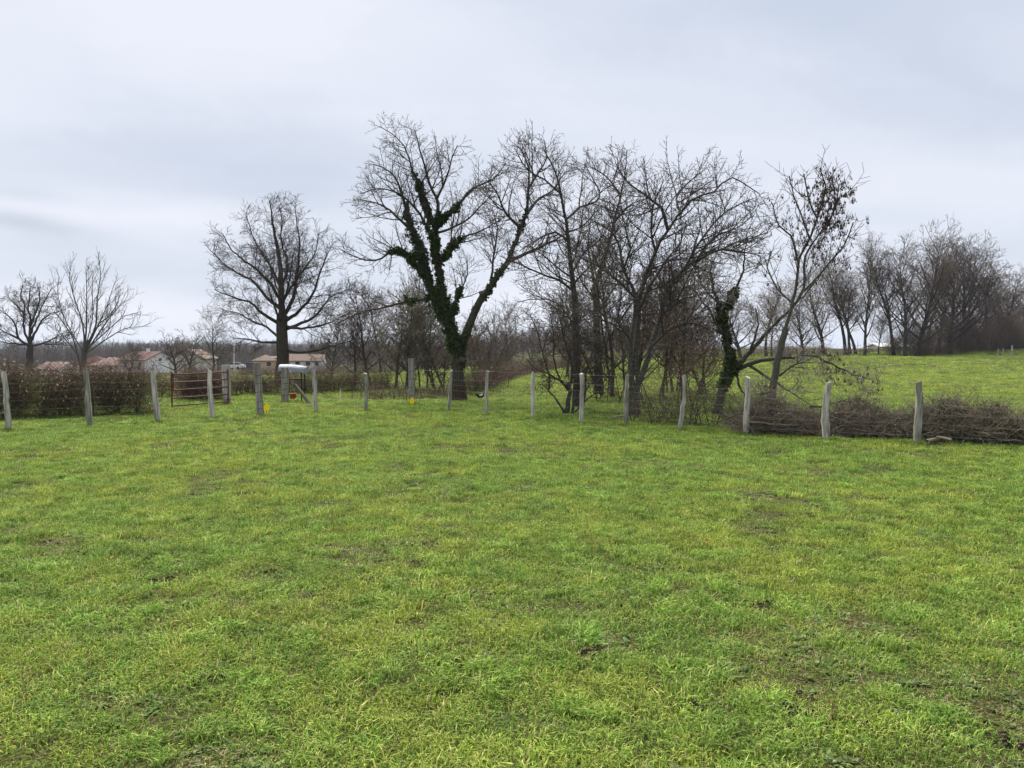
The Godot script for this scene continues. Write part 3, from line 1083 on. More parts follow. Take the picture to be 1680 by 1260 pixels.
	var hero := measured_tree("ivy_clad_tree", on(-1.82, -25.60), "tallest bare tree, forked low with ivy up its stems", [
		["trunk",0.215,0.2,1,[0,-0.2,0,0,0.35,0,0,0.87,0,0.03,1.38,0,0.05,1.93,0]],
		["limb",0.17,0.05,0.45,[0.01,1.72,0,-0.25,2.65,-0.03,-0.59,3.33,-0.06,-0.89,4.01,-0.09,-1.1,4.78,-0.11,-1.35,5.63,-0.14,-1.59,6.3,-0.17,-1.65,6.98,-0.2]],
		["limb",0.14,0.012,0.5,[-0.46,3.08,0,-0.56,4.34,0.06,-0.69,5.25,0.11,-0.68,6.08,0.17,-0.59,6.81,0.23,-0.79,7.3,0.29,-1.09,8.35,0.34,-1.31,9.24,0.4]],
		["limb",0.07,0.012,0.25,[-0.71,6.01,0.1,-1.05,6.9,0.22,-1.36,7.78,0.34,-1.67,8.73,0.46,-2.06,9.1,0.58,-2.41,9.29,0.7]],
		["limb",0.08,0.012,0.25,[-0.6,6.17,0.1,0.02,6.79,-0.07,0.52,7.42,-0.25,1.19,7.79,-0.43,1.62,8.39,-0.6]],
		["limb",0.16,0.015,0.5,[0.13,1.89,0,0.43,2.74,0.02,0.78,3.5,0.04,1.29,4.25,0.07,1.71,4.92,0.09,1.96,5.59,0.11,2.26,6.42,0.13,2.36,7.24,0.16,2.34,8.07,0.18,2.03,8.76,0.2]],
		["limb",0.07,0.012,0.2,[1.84,4.92,0.1,2.55,5.22,0.33,3.2,5.52,0.57,3.88,5.85,0.8]],
		["limb",0.05,0.012,0.2,[1.13,4.08,0.1,1.21,5.12,-0.17,1.32,6.1,-0.43,1.19,6.74,-0.7]],
		["limb",0.07,0.012,0.2,[-1.16,4.43,0,-1.65,5.08,0.18,-2.04,5.18,0.36,-2.6,4.82,0.54,-3.22,4.92,0.72,-3.67,5.18,0.9]],
		["limb",0.06,0.012,0.25,[-0.94,3.58,0,-1.65,3.44,0.27,-2.44,3.21,0.55,-3.06,3.03,0.82,-3.74,2.65,1.1]],
		["limb",0.06,0.012,0.2,[-0.57,4.75,0.1,-0.26,5.3,-0.23,0.15,5.77,-0.55,0.83,6.08,-0.88,1.62,6.66,-1.2]],
		["limb",0.05,0.012,0.3,[-0.25,2.91,0,0.05,3.76,-0.13,0.34,4.46,-0.27,0.31,4.98,-0.4]],
		["limb",0.06,0.012,0.2,[-1.49,5.94,0,-2.05,6.5,-0.3,-2.7,6.98,-0.6,-3.49,7.17,-0.9]],
		["limb",0.06,0.012,0.2,[-1.6,6.44,0,-1.79,7.22,0.27,-2.08,7.81,0.53,-2.61,7.99,0.8]],
		["limb",0.06,0.012,0.2,[-0.68,5.41,0.2,-1.03,6.19,0.45,-1.65,6.96,0.7,-2.35,7.15,0.95,-2.95,6.94,1.2]],
		["limb",0.05,0.012,0.2,[-0.63,6.99,0.2,-0.27,7.67,0.47,-0.09,8.25,0.73,0.1,8.58,1]],
		["limb",0.06,0.012,0.2,[2.26,6.42,0.1,2.73,7.1,-0.33,3.18,7.44,-0.77,3.64,8.23,-1.2]],
		["limb",0.06,0.012,0.2,[2.09,6.01,0.1,1.63,6.45,0.4,1.3,7.13,0.7,0.99,7.46,1]],
		["limb",0.05,0.012,0.2,[2.35,7.34,0.1,2.71,7.85,0.4,2.94,8.26,0.7,2.84,8.74,1]],
		["limb",0.05,0.012,0.2,[-0.64,5.82,0.2,0.18,6.23,-0.2,0.93,7.07,-0.6,1.18,7.49,-1]]], cherry, 102, M.bark_dark, M.twig_dark)
	ivy(hero, [[0, 0.6, 1.3, 0.4, 0.05], [1, 0.0, 0.95, 0.85, 0.11], [2, 0.0, 0.62, 0.75, 0.1], [5, 0.0, 0.8, 0.2, 0.035], [8, 0.0, 0.5, 0.7, 0.12], [4, 0.0, 0.4, 0.5, 0.08], [10, 0.0, 0.5, 0.7, 0.12], [3, 0.0, 0.6, 0.5, 0.06], [11, 0.0, 0.6, 0.6, 0.1], [9, 0.0, 0.3, 0.6, 0.1], [14, 0.0, 0.35, 0.5, 0.1]], 430.0, 61)
	var butt := Geo.new()
	rng.seed = 9
	for i in 26:
		var a := TAU * i / 26.0 + rng.randf() * 0.1
		var q := Vector3(cos(a), 0, sin(a))
		var y1 := rng.randf_range(0.45, 0.75)
		butt.tube(PackedVector3Array([q * 0.34 + Vector3(0, -0.1, 0), q * 0.285 + Vector3(0, 0.25, 0), q * 0.25 + Vector3(rng.randf_range(-0.02, 0.02), y1, 0)]), PackedFloat32Array([0.04, 0.032, 0.012]), 5)
	var bp := part("trunk_base", butt.mesh(), M.bark_red, hero)
	bp.set_meta("label", "reddish bark stripped in vertical ribs round the foot")
	var knot := Geo.new()
	knot.tube(PackedVector3Array([Vector3(0.1, 1.42, 0.1), Vector3(0.17, 1.46, 0.2), Vector3(0.21, 1.47, 0.28)]), PackedFloat32Array([0.15, 0.12, 0.08]), 9, true, 0.1, 4)
	part("knot", knot.mesh(), M.bark_grey, hero)
	measured_tree("thorn_tree", on(1.48, -20.00), "low many-stemmed thorn tree with crooked black stems just behind the fence", [
		["trunk",0.07,0.05,0.7,[-0.07,-0.11,0,-0.05,0.22,0.07,0.02,0.69,0.13,-0.06,0.88,0.2]],
		["limb",0.05,0.012,0.2,[-0.01,0.68,0.1,-0.24,0.95,0.2,-0.64,1.18,0.3,-0.9,1.28,0.4,-1.09,1.53,0.5]],
		["limb",0.035,0.02,0.8,[-0.1,-0.01,0,-0.27,0.36,0.15,-0.6,0.76,0.3]],
		["limb",0.03,0.012,0.3,[-0.54,0.7,0.2,-0.53,1.08,0.23,-0.7,1.72,0.25,-0.83,2.24,0.27,-1.03,2.75,0.3]],
		["limb",0.05,0.012,0.3,[0.1,-0.04,0,0.17,0.81,-0.07,0.37,1.2,-0.15,0.64,1.46,-0.23,0.84,1.99,-0.3]],
		["limb",0.05,0.012,0.3,[0.29,-0.01,0,0.44,0.67,-0.13,0.48,1.2,-0.27,0.72,1.86,-0.4]],
		["limb",0.04,0.012,0.3,[0,0.74,0,0.08,1.34,0.13,-0.12,1.98,0.27,-0.26,2.62,0.4]],
		["limb",0.03,0.012,0.3,[-0.23,0.94,0,-0.4,1.59,0.07,-0.41,2.24,0.13,-0.51,2.75,0.2]],
		["limb",0.025,0.01,0.3,[0.16,0.09,0,0.57,0.47,-0.17,0.99,0.79,-0.33,1.14,1.19,-0.5]],
		["limb",0.03,0.01,0.3,[0.16,0.81,0,0.27,1.59,0.17,0.19,2.36,0.33,0.3,2.86,0.5]]], thorn, 103, M.bark_lichen, M.twig_dark)
	measured_tree("bare_tree", on(1.88, -22.00), "tall thin-trunked bare tree rising through the thorn tree", [
		["trunk",0.13,0.09,0.7,[0.02,-0.14,0,-0.02,0.86,0,-0.04,1.73,0,-0.08,3.16,0]],
		["limb",0.09,0.012,0.1,[-0.08,3.16,0,-0.2,4.22,0.04,-0.31,5.27,0.08,-0.42,5.97,0.12,-0.6,6.8,0.16,-0.99,7.69,0.2]],
		["limb",0.05,0.012,0.2,[-0.08,3.51,0,-0.6,3.85,0.23,-1.17,4.03,0.45,-1.73,4.28,0.68,-2.21,4.46,0.9]],
		["limb",0.04,0.012,0.2,[-0.17,4.08,0,0.22,4.76,-0.27,0.68,5.15,-0.53,1.01,5.71,-0.8]],
		["limb",0.04,0.012,0.2,[-0.27,5,0,-0.67,5.25,0.23,-1.17,5,0.47,-1.67,4.62,0.7]],
		["limb",0.04,0.012,0.2,[-0.36,5.64,0,0.07,6.04,-0.23,0.67,6.44,-0.47,0.25,7.43,-0.7]],
		["limb",0.035,0.012,0.2,[-0.49,6.41,0,-0.96,6.79,0.2,-1.45,7.02,0.4,-1.8,7.58,0.6]],
		["limb",0.035,0.012,0.2,[-0.32,5.28,0,0.09,5.37,0.3,0.41,5.8,0.6]],
		["limb",0.04,0.012,0.2,[-0.07,2.44,0,-0.57,3.17,-0.2,-1.14,3.33,-0.4,-1.58,3.27,-0.6]]], cherry, 104, M.bark_dark, M.twig_dark)
	measured_tree("bare_tree", on(3.29, -29.00), "straight dark trunk of a bare tree standing on the green slope behind the thorn", [
		["trunk",0.17,0.12,0.8,[0,-0.26,0,-0.04,1.26,0,-0.11,2.67,0,-0.16,4.36,0]],
		["limb",0.11,0.012,0.15,[-0.16,4.36,0,0.2,5.48,0.04,0.43,6.41,0.08,0.74,7.79,0.12,0.91,8.7,0.16,0.95,9.52,0.2]],
		["limb",0.08,0.012,0.15,[-0.15,4.18,0,-0.34,5.32,-0.13,-0.43,6.09,-0.27,-0.28,7.05,-0.4]],
		["limb",0.05,0.012,0.15,[-0.14,3.71,0,-0.76,4.52,0.3,-0.97,5.23,0.6,-1.27,5.64,0.9]],
		["limb",0.05,0.012,0.15,[-0.12,3.05,0,0.44,4.01,-0.27,1.04,4.99,-0.53,1.36,5.88,-0.8]],
		["limb",0.05,0.012,0.15,[0.53,6.79,0,1.17,7.46,0.35,1.76,7.58,0.7]],
		["limb",0.05,0.012,0.15,[0.76,7.81,0,0.41,8.42,-0.23,-0.14,8.95,-0.47,-0.49,9.19,-0.7]]], cherry, 105, M.bark_dark, M.twig_dark)
	measured_tree("cherry_tree", on(3.03, -19.00), "wide bare tree with pale lichen on its splaying stems and long branches reaching out", [
		["trunk",0.14,0.12,1,[0,-0.08,0,-0.02,0.36,0,-0.02,0.79,0]],
		["limb",0.081,0.012,0.35,[-0.05,0.73,0,-0.13,1.72,0.07,-0.04,2.58,0.14,-0.03,3.19,0.21,-0.35,3.79,0.29,-0.48,4.5,0.36,-0.79,4.85,0.43,-1.25,5.07,0.5]],
		["limb",0.09,0.012,0.35,[0.03,0.73,0,0.32,1.6,0.04,0.55,2.46,0.09,0.9,3.56,0.13,1.44,4.04,0.17,2.04,4.34,0.21,2.75,4.63,0.26,3.13,4.75,0.3]],
		["limb",0.081,0.012,0.35,[-0.01,1.1,0,0.08,2.34,-0.04,0.14,3.27,-0.07,0.51,4.32,-0.11,0.89,5,-0.15,1.39,5.63,-0.19,1.95,5.88,-0.23,2.42,6.26,-0.26,3.09,5.85,-0.3]],
		["limb",0.045,0.012,0.15,[0.78,4.86,0,0.57,5.37,0.2,0.11,5.68,0.4,-0.35,5.99,0.6,-0.61,6.35,0.8]],
		["limb",0.045,0.012,0.15,[0.89,3.55,0.2,1.15,3.9,0.38,1.46,4.53,0.55,2.01,5.21,0.73,2.54,5.46,0.9]],
		["limb",0.045,0.012,0.15,[-0.04,3.12,0.3,-0.81,3.75,0.63,-1.26,3.94,0.97,-1.76,4.13,1.3]],
		["limb",0.045,0.012,0.15,[0.1,2.83,0,0.42,3.47,-0.25,0.84,4.12,-0.5,1.27,4.66,-0.75,1.45,5.28,-1]],
		["limb",0.045,0.012,0.15,[0.35,1.85,0.2,0.78,2.32,0.5,1.25,2.43,0.8,1.65,2.19,1.1]],
		["limb",0.045,0.012,0.15,[0.59,2.58,0.2,1.04,3.03,-0.2,1.76,3.25,-0.6,2.51,3.41,-1]],
		["limb",0.045,0.012,0.15,[-0.11,1.97,0.2,-0.54,2.57,0.43,-0.81,2.56,0.67,-1.08,2.9,0.9]],
		["limb",0.036,0.012,0.15,[1.43,4.04,0.2,1.95,4.7,-0.17,2.55,4.95,-0.53,3.16,5.39,-0.9]],
		["limb",0.036,0.012,0.15,[0.47,4.29,0.1,0.29,4.85,0.4,0.3,5.33,0.7,0.47,5.9,1]],
		["limb",0.036,0.012,0.15,[1.08,5.26,0.1,1.03,5.7,-0.27,1.36,6.16,-0.63,1.82,6.56,-1]],
		["limb",0.036,0.012,0.15,[2.04,4.34,0.2,2.43,4.23,0.55,2.79,4.07,0.9]],
		["limb",0.036,0.012,0.15,[-0.33,3.8,0.2,-0.19,4.31,0.43,-0.35,4.8,0.67,-0.27,5.23,0.9]]], cherry, 106, M.bark_lichen, M.twig_dark)
	var snag := measured_tree("ivy_clad_snag", on(5.20, -19.50), "short leaning broken-topped trunk thick with ivy and one long sweeping branch", [
		["trunk",0.12,0.085,1,[-0.02,-0.27,0,0.06,0.35,0,0.2,1.02,0,0.32,1.45,0,0.19,2.18,0,0.05,2.91,0]],
		["limb",0.05,0.012,0.4,[0.24,2.91,0,0.48,3.51,0.07,0.58,3.87,0.15,0.58,4.34,0.23,0.64,4.74,0.3]],
		["limb",0.09,0.012,0.3,[0.23,1.05,0,0.62,1.51,0.12,1.06,2.12,0.24,1.55,2.71,0.36,1.97,3.18,0.48,2.33,3.7,0.6]],
		["limb",0.07,0.01,0.25,[0.32,1.14,0,0.73,1.39,0.14,1.23,1.54,0.29,1.72,1.59,0.43,2.14,1.64,0.57,2.62,1.4,0.71,3.04,1.17,0.86,3.5,1,1]],
		["limb",0.05,0.01,0.25,[0.75,1.39,0.1,1.2,1.04,0.4,1.58,0.69,0.7,1.94,0.42,1]],
		["limb",0.04,0.01,0.3,[0.42,1.12,0.2,0.63,0.71,-0.1,0.98,0.32,-0.4]],
		["limb",0.055,0.01,0.3,[0.07,2.79,0,-0.06,3.35,-0.17,-0.11,3.92,-0.33,0.08,4.43,-0.5]],
		["limb",0.04,0.01,0.3,[0.15,2.55,0,-0.08,3.02,0.17,-0.49,3.49,0.33,-0.66,3.95,0.5]],
		["limb",0.04,0.01,0.2,[0.04,2.3,0.2,-0.25,2.92,-0.13,-0.54,3.44,-0.47,-0.85,3.72,-0.8]],
		["limb",0.04,0.01,0.2,[0.77,1.76,0.2,0.85,2.41,0.5,0.69,2.86,0.8]]], thorn, 107, M.bark_lichen, M.twig_grey)
	ivy(snag, [[0, 0.34, 1.2, 0.6, 0.06], [2, 0.0, 0.16, 0.4, 0.05], [1, 0.0, 0.3, 0.6, 0.05]], 330.0, 62)
	var ash := measured_tree("ash_tree", on(5.66, -17.00), "slender ash with brown seed bunches hanging in its top", [
		["trunk",0.085,0.07,0.8,[-0.03,-0.12,0,0.06,0.52,0,0.19,1.48,0,0.37,2.28,0]],
		["limb",0.045,0.012,0.15,[0.37,2.28,0,0.58,3.18,0.02,0.62,3.86,0.03,0.87,4.38,0.05,1.06,5.06,0.07,1.15,5.53,0.08,1.01,5.91,0.1]],
		["limb",0.038,0.012,0.15,[0.47,2.7,0,0.71,3.17,0.1,0.69,3.89,0.2,0.93,4.35,0.3,1.19,4.84,0.4,1.27,5.43,0.5]],
		["limb",0.03,0.012,0.15,[0.63,3.66,0,0.53,4.42,-0.17,0.31,4.66,-0.33,0.2,5.23,-0.5]],
		["limb",0.03,0.012,0.15,[0.68,3.11,0.2,1.02,3.56,0.37,1.35,4.05,0.53,1.5,4.58,0.7]],
		["limb",0.026,0.012,0.15,[0.82,4.32,0.1,0.71,4.88,-0.1,0.61,5.35,-0.3,0.57,5.87,-0.5]],
		["limb",0.026,0.012,0.15,[0.97,4.79,0.1,0.71,5.17,0.3,0.52,5.68,0.5]],
		["limb",0.026,0.012,0.15,[0.49,2.86,0,0.23,3.2,-0.2,0.08,3.7,-0.4,0.22,4.11,-0.6]],
		["limb",0.026,0.012,0.15,[0.25,1.16,0,0.42,1.44,0.4,0.58,1.49,0.8]],
		["limb",0.022,0.01,0.15,[1.17,4.57,0.2,1.26,5.11,0.35,1.08,5.73,0.5]]], ashy, 108, M.bark_grey, M.twig_dark)
	seeds_on(ash, [[1, 0.45, 0.9, 100], [2, 0.5, 0.95, 160], [4, 0.3, 1.0, 55], [9, 0.1, 0.9, 110], [3, 0.4, 1.0, 22], [6, 0.2, 0.9, 22], [7, 0.2, 1.0, 10], [5, 0.2, 0.9, 14]], 0.3, 63)
	seeds_on(snag, [[3, 0.62, 1.0, 60]], 0.34, 64)

	var bigoak := oakish.duplicate()
	bigoak.merge({"rmin": 0.014, "dens": [4.2, 4.6, 4.6], "len": [2.2, 1.1, 0.55], "step": 0.4, "wobble": 0.06, "squat": 0.93}, true)
	measured_tree("oak_tree", on(-45.09, -72.00), "bare spreading oak behind the hedge, next to the tall upswept tree", [
		["trunk",0.33,0.25,1,[-0.01,0.39,0,0.03,1.7,0,0.1,3.23,0]],
		["limb",0.15,0.03,0.25,[0.08,3.08,0,-0.91,3.84,0.12,-0.95,5.06,0.24,-1.46,5.97,0.36,-2.27,6.72,0.48,-2.79,7.02,0.6]],
		["limb",0.135,0.03,0.25,[0.06,3.23,0,-0.61,5.23,-0.2,-0.53,7.08,-0.4,-1.01,8.32,-0.6,-0.88,9.34,-0.8]],
		["limb",0.165,0.03,0.25,[0.1,3.23,0,0.2,5.68,0.1,0.19,7.35,0.2,0.5,8.93,0.3]],
		["limb",0.135,0.03,0.25,[0.14,3.54,0,1.09,5.06,0.33,2.09,6.11,0.67,3.97,6.69,1]],
		["limb",0.12,0.03,0.25,[0.13,3.15,0,1.25,3.39,-0.33,2,4.01,-0.67,2.9,4.48,-1]],
		["limb",0.12,0.03,0.25,[0.04,3.23,0,-1.55,3.38,0.33,-2.24,3.53,0.67,-3.07,3.83,1]],
		["limb",0.112,0.03,0.25,[0.15,4.3,0,0.88,6.61,-0.33,1.49,8.17,-0.67,1.62,8.97,-1]],
		["limb",0.105,0.03,0.25,[-0.95,3.84,0,-1.55,4.44,0.75,-2.09,5.17,1.5]],
		["limb",0.105,0.03,0.25,[0.14,5.07,0,1.19,6.56,0.67,1.94,8.02,1.33,2.22,8.86,2]],
		["limb",0.105,0.03,0.25,[-0.3,6.29,0,-1.98,7.58,-1,-3.24,8.27,-2]],
		["limb",0.098,0.03,0.25,[1.46,3.38,0,2.58,3.23,0.6,3.84,3.37,1.2]]], bigoak, 109, M.bark_dark, M.twig_dark)
	var fan := ashy.duplicate()
	fan.merge({"rmin": 0.012, "dens": [3.6, 3.6, 3.0], "len": [2.0, 0.8, 0.4], "step": 0.4, "ang": 36.0, "squat": 0.92}, true)
	measured_tree("bare_tree", on(-34.58, -62.00), "pale tall bare tree with upswept fan of branches behind the hedge", [
		["trunk",0.24,0.17,1,[-0.01,0.62,0,0.15,1.81,0,0.29,2.99,0]],
		["limb",0.09,0.03,0.4,[-0.13,0.88,0,-0.45,2.2,-0.15,-0.9,3.66,-0.3,-1.74,4.99,-0.45,-2.41,5.79,-0.6]],
		["limb",0.078,0.02,0.2,[0.24,2.6,0,0.18,4.83,0.15,-0.34,7.05,0.3,-0.6,8.73,0.45,-0.39,9.49,0.6]],
		["limb",0.084,0.02,0.2,[0.29,2.99,0,0.35,5.51,-0.17,0.33,8.15,-0.33,0.2,9.49,-0.5]],
		["limb",0.084,0.02,0.2,[0.34,2.86,0,1.2,4.57,0.1,1.44,6.8,0.2,1.81,9.13,0.3,1.76,10.1,0.4]],
		["limb",0.078,0.02,0.2,[0.37,2.6,0,1.26,4.85,-0.3,1.8,6.46,-0.6,2.22,8.21,-0.9]],
		["limb",0.072,0.02,0.2,[0.41,2.47,0,2.1,4.83,0.3,3.47,6.38,0.6,4.42,6.87,0.9]],
		["limb",0.066,0.02,0.2,[0.43,2.33,0,2.52,3.78,0.13,3.79,4.44,0.27,5.17,4.56,0.4]],
		["limb",0.066,0.02,0.2,[0.41,2.6,0,1.89,4.19,-0.33,3.21,5.53,-0.67,4.12,5.82,-1]],
		["limb",0.06,0.02,0.2,[-0.26,2.07,0,-1.03,3.38,0.4,-1.55,4.42,0.8,-1.43,5.05,1.2]],
		["limb",0.06,0.02,0.2,[0.14,2.33,0,-1.01,4.19,-0.3,-1.81,5.79,-0.6,-2.34,7.54,-0.9,-2.34,9.03,-1.2]],
		["limb",0.054,0.02,0.2,[0.31,2.86,0,1.17,5.21,0.5,1.5,7.38,1,1.88,9.26,1.5]],
		["limb",0.054,0.02,0.2,[1.42,4.84,0,2.75,5.73,0.5,3.7,7.25,1]]], fan, 110, M.bark_grey, M.twig_brown)
	grown_trees()
	hedges()
	fences()
	feeder()
	brush()
	small_things()
	village()
	far_wood()
	lawn()


func seeds_on(o: Node3D, runs: Array, off: float, seed_at: int) -> void:
	rng.seed = seed_at
	var where := []
	var lines: Array = o.get_meta("lines")
	for run in runs:
		var pts: PackedVector3Array = lines[run[0]][0]
		var k := pts.size()
		for i in run[3]:
			var t := lerpf(run[1], run[2], rng.randf()) * (k - 1)
			var a := mini(int(t), k - 2)
			var p := pts[a].lerp(pts[a + 1], t - a) + jig() * off
			where.append(Transform3D(Basis(Vector3.UP, rng.randf() * TAU).scaled(Vector3.ONE * rng.randf_range(0.8, 1.4)), p))
	if not M.has("seeds"):
		var g := Geo.new()
		for i in 16:
			var a := rng.randf() * TAU
			var q := Vector3(cos(a), 0, sin(a))
			var y := -rng.randf() * 0.07
			var col: Color = Color(0.055, 0.035, 0.023) * rng.randf_range(0.7, 1.5)
			var b := Vector3(0, y, 0) + q * 0.012
			var e := b + q * 0.018 + Vector3(0, -0.04, 0)
			var s := q.cross(Vector3.UP) * 0.006
			g.tri(b, e - s, e + s, col)
			g.tri(e - s, e + q * 0.004 + Vector3(0, -0.014, 0), e + s, col)
		M.seeds = g.mesh()
	many("seed_bunches", M.seeds, M.leaf, o, where, [])


func grown_trees() -> void:
	var mid := {"seg": 0.4, "gnarl": 0.2, "up": 0.1, "levels": 2, "rmin": 0.0085, "dens": [4.2, 5.0, 5.0], "len": [1.45, 0.75, 0.4], "ang": 46.0, "fall": 0.4, "thick": 0.013, "limbs": 15, "girth": 0.02, "reach": 0.34, "bend": 0.13, "lean": 0.12, "clear": 0.22}
	var spread := mid.duplicate()
	spread.merge({"limbs": 20, "reach": 0.5, "rise": 0.35, "girth": 0.03, "gnarl": 0.26, "clear": 0.16, "bend": 0.08, "up": 0.05, "dens": [3.4, 4.2, 4.4], "len": [2.2, 1.1, 0.55], "rmin": 0.014}, true)
	var erect := mid.duplicate()
	erect.merge({"limbs": 24, "reach": 0.42, "rise": 1.15, "girth": 0.022, "gnarl": 0.13, "up": 0.13, "clear": 0.12, "dens": [3.4, 3.6, 3.8], "len": [1.9, 0.9, 0.45], "ang": 34.0, "rmin": 0.013}, true)
	var coppice := mid.duplicate()
	coppice.merge({"stems": 4, "apart": 1.6, "limbs": 12, "girth": 0.014, "lean": 0.35, "clear": 0.2, "dens": [3.6, 4.4, 4.4]}, true)
	var orchard := mid.duplicate()
	orchard.merge({"limbs": 16, "reach": 0.55, "rise": 0.5, "girth": 0.035, "gnarl": 0.3, "clear": 0.3, "dens": [4.0, 4.5, 4.5], "len": [1.0, 0.5, 0.3], "rmin": 0.011, "bend": 0.2}, true)
	var wood := mid.duplicate()
	wood.merge({"limbs": 26, "reach": 0.36, "rise": 0.85, "girth": 0.016, "clear": 0.17, "dens": [2.5, 3.0, 3.2], "len": [2.3, 1.15, 0.55], "rmin": 0.015, "gnarl": 0.15}, true)
	# left, beyond the hedge
	grown_tree("orchard_tree", on(-20.09, -46.00), "small bare orchard tree against the white gable, left of its twin trunk", 3.0, orchard, 203, M.bark_dark, M.twig_brown, "small orchard trees by the houses")
	grown_tree("orchard_tree", on(-20.20, -48.00), "small leaning bare orchard tree in front of the cream wall", 3.2, orchard, 204, M.bark_dark, M.twig_brown, "small orchard trees by the houses")
	grown_tree("bare_tree", on(-20.36, -52.00), "medium bare tree between the cream wall and the big oak", 4.8, mid, 205, M.bark_dark, M.twig_olive)
	grown_tree("bare_tree", on(-74.52, -150.00), "small round bare tree standing behind the red roofs", 7.0, spread, 206, M.bark_dark, M.twig_brown)
	# middle ground, between the oak and the ivy-clad tree
	var g := "bare trees in the dip behind the fence"
	grown_tree("bare_tree", on(-9.87, -42.00), "small crooked bare tree beside the big oak", 4.2, mid, 207, M.bark_dark, M.twig_olive, g)
	grown_tree("bare_tree", on(-7.35, -36.00), "bare tree with a trunk curving left in the dip", 4.0, mid, 208, M.bark_dark, M.twig_brown, g)
	grown_tree("bare_tree", on(-6.61, -36.00), "slim straight bare tree in the dip, taller than its neighbours", 5.4, mid, 209, M.bark_dark, M.twig_dark, g)
	grown_tree("bare_tree", on(-5.16, -34.00), "thin bare sapling close beside the tall sawn post", 4.2, mid, 210, M.bark_moss, M.twig_olive, g)
	grown_tree("bare_tree", on(-4.49, -33.00), "thick dark trunked bare tree directly behind the tall sawn post", 5.0, mid, 211, M.bark_dark, M.twig_olive, g)
	grown_tree("bare_tree", on(-4.03, -34.00), "bare tree leaning right between the tall post and the ivy-clad tree", 4.8, coppice, 212, M.bark_dark, M.twig_brown, g)
	grown_tree("bare_tree", on(-3.04, -32.00), "mossy greenish trunk of a bare tree beside the ivy-clad tree", 4.7, coppice, 213, M.bark_moss, M.twig_olive, g)
	grown_tree("bare_tree", on(-1.42, -36.00), "bushy bare sapling cluster right of the ivy-clad tree", 4.6, coppice, 214, M.bark_grey, M.twig_brown, g)
	grown_tree("bare_tree", on(-0.47, -60.00), "faint bare tree seen past the far hedge", 6.5, mid, 215, M.bark_dark, M.twig_brown, g)
	grown_tree("bare_tree", on(-6.87, -62.00), "bare tree far behind the tall sawn post", 8.5, wood, 216, M.bark_dark, M.twig_brown, g)
	grown_tree("bare_tree", on(-11.91, -70.00), "bare tree far behind the dip on the field edge", 8.2, wood, 217, M.bark_dark, M.twig_brown, g)
	# behind the lichen-covered tree
	g = "bare trees crowding behind the lichen-covered tree"
	grown_tree("bare_tree", on(3.67, -27.00), "tall bare tree tangled with the lichen-covered tree, on its left", 6.3, coppice, 218, M.bark_dark, M.twig_olive, g)
	grown_tree("bare_tree", on(4.63, -26.00), "bushy bare tree behind the lichen-covered tree, on its right", 5.6, coppice, 219, M.bark_moss, M.twig_brown, g)
	grown_tree("bare_tree", on(5.58, -25.00), "bare tree with a fine tangled crown over the brambles", 5.7, mid, 225, M.bark_moss, M.twig_dark, g)
	grown_tree("bare_tree", on(6.41, -30.00), "reddish-twigged bare tree between the lichen-covered tree and the ivied snag", 4.8, coppice, 220, M.bark_moss, M.twig_brown, g)
	grown_tree("bare_tree", on(6.87, -28.00), "low bushy bare tree close beside the ivied snag", 4.0, coppice, 221, M.bark_dark, M.twig_brown, g)
	grown_tree("bare_tree", on(11.31, -55.00), "distant bare tree seen above the thicket", 7.5, wood, 222, M.bark_dark, M.twig_brown, g)
	grown_tree("bare_tree", on(3.42, -48.00), "bare tree far behind the thorn tree", 7.0, wood, 223, M.bark_dark, M.twig_brown, g)
	# the row along the top of the right-hand field
	g = "row of bare trees along the top of the field"
	var airy := wood.duplicate()
	airy.merge({"stems": 2, "apart": 1.2, "lean": 0.25, "bend": 0.16, "clear": 0.3, "limbs": 16}, true)
	var dense := wood.duplicate()
	dense.merge({"limbs": 30, "clear": 0.12, "reach": 0.42, "bend": 0.12, "rise": 0.7, "girth": 0.02}, true)
	var w1 := grown_tree("row_tree", on(36.94, -86.00), "row tree with a dark forked trunk, seen just past the ash top", 14.0, airy, 231, M.bark_dark, M.twig_brown, g)
	var w2 := grown_tree("row_tree", on(38.41, -84.00), "slender lone trunk in the row with sky on both sides", 14.6, wood, 237, M.bark_dark, M.twig_brown, g)
	w2.scale = Vector3(0.75, 1.0, 0.75)
	var w3 := grown_tree("row_tree", on(44.19, -84.00), "largest row tree with a wide rounded crown", 14.6, dense, 233, M.bark_dark, M.twig_brown, g)
	var w4 := grown_tree("row_tree", on(42.59, -86.00), "row tree with crossed leaning trunks beside the white building", 13.6, airy, 234, M.bark_dark, M.twig_brown, g)
	var w5 := grown_tree("row_tree", on(49.85, -88.00), "row tree right of the largest one, over the brown undergrowth", 14.2, dense, 235, M.bark_dark, M.twig_dark, g)
	w5.scale = Vector3(1.15, 1.0, 1.15)
	again(w3, on(41.78, -82.00), 1.2, Vector3(0.75, 0.9, 0.75), "row tree with a thick dark trunk beside the crossed ones", g)
	again(w1, on(49.13, -90.00), 4.0, Vector3(1.1, 1.02, 1.1), "row tree squeezed in next to the largest one", g)
	again(w5, on(55.47, -94.00), 3.0, Vector3(1.05, 0.98, 1.05), "row tree where the crown line begins to step down", g)
	again(w4, on(59.85, -98.00), 0.7, Vector3(1.2, 0.92, 1.2), "thin-stemmed row tree before the dip in the crown line", g)
	again(w3, on(59.23, -102.00), 0.2, Vector3(1.1, 1.05, 1.1), "row tree set back behind the undergrowth, still full height", g)
	again(w2, on(66.41, -106.00), 5.2, Vector3(1.2, 0.82, 1.0), "slim row tree rising behind the thin-stemmed one", g)
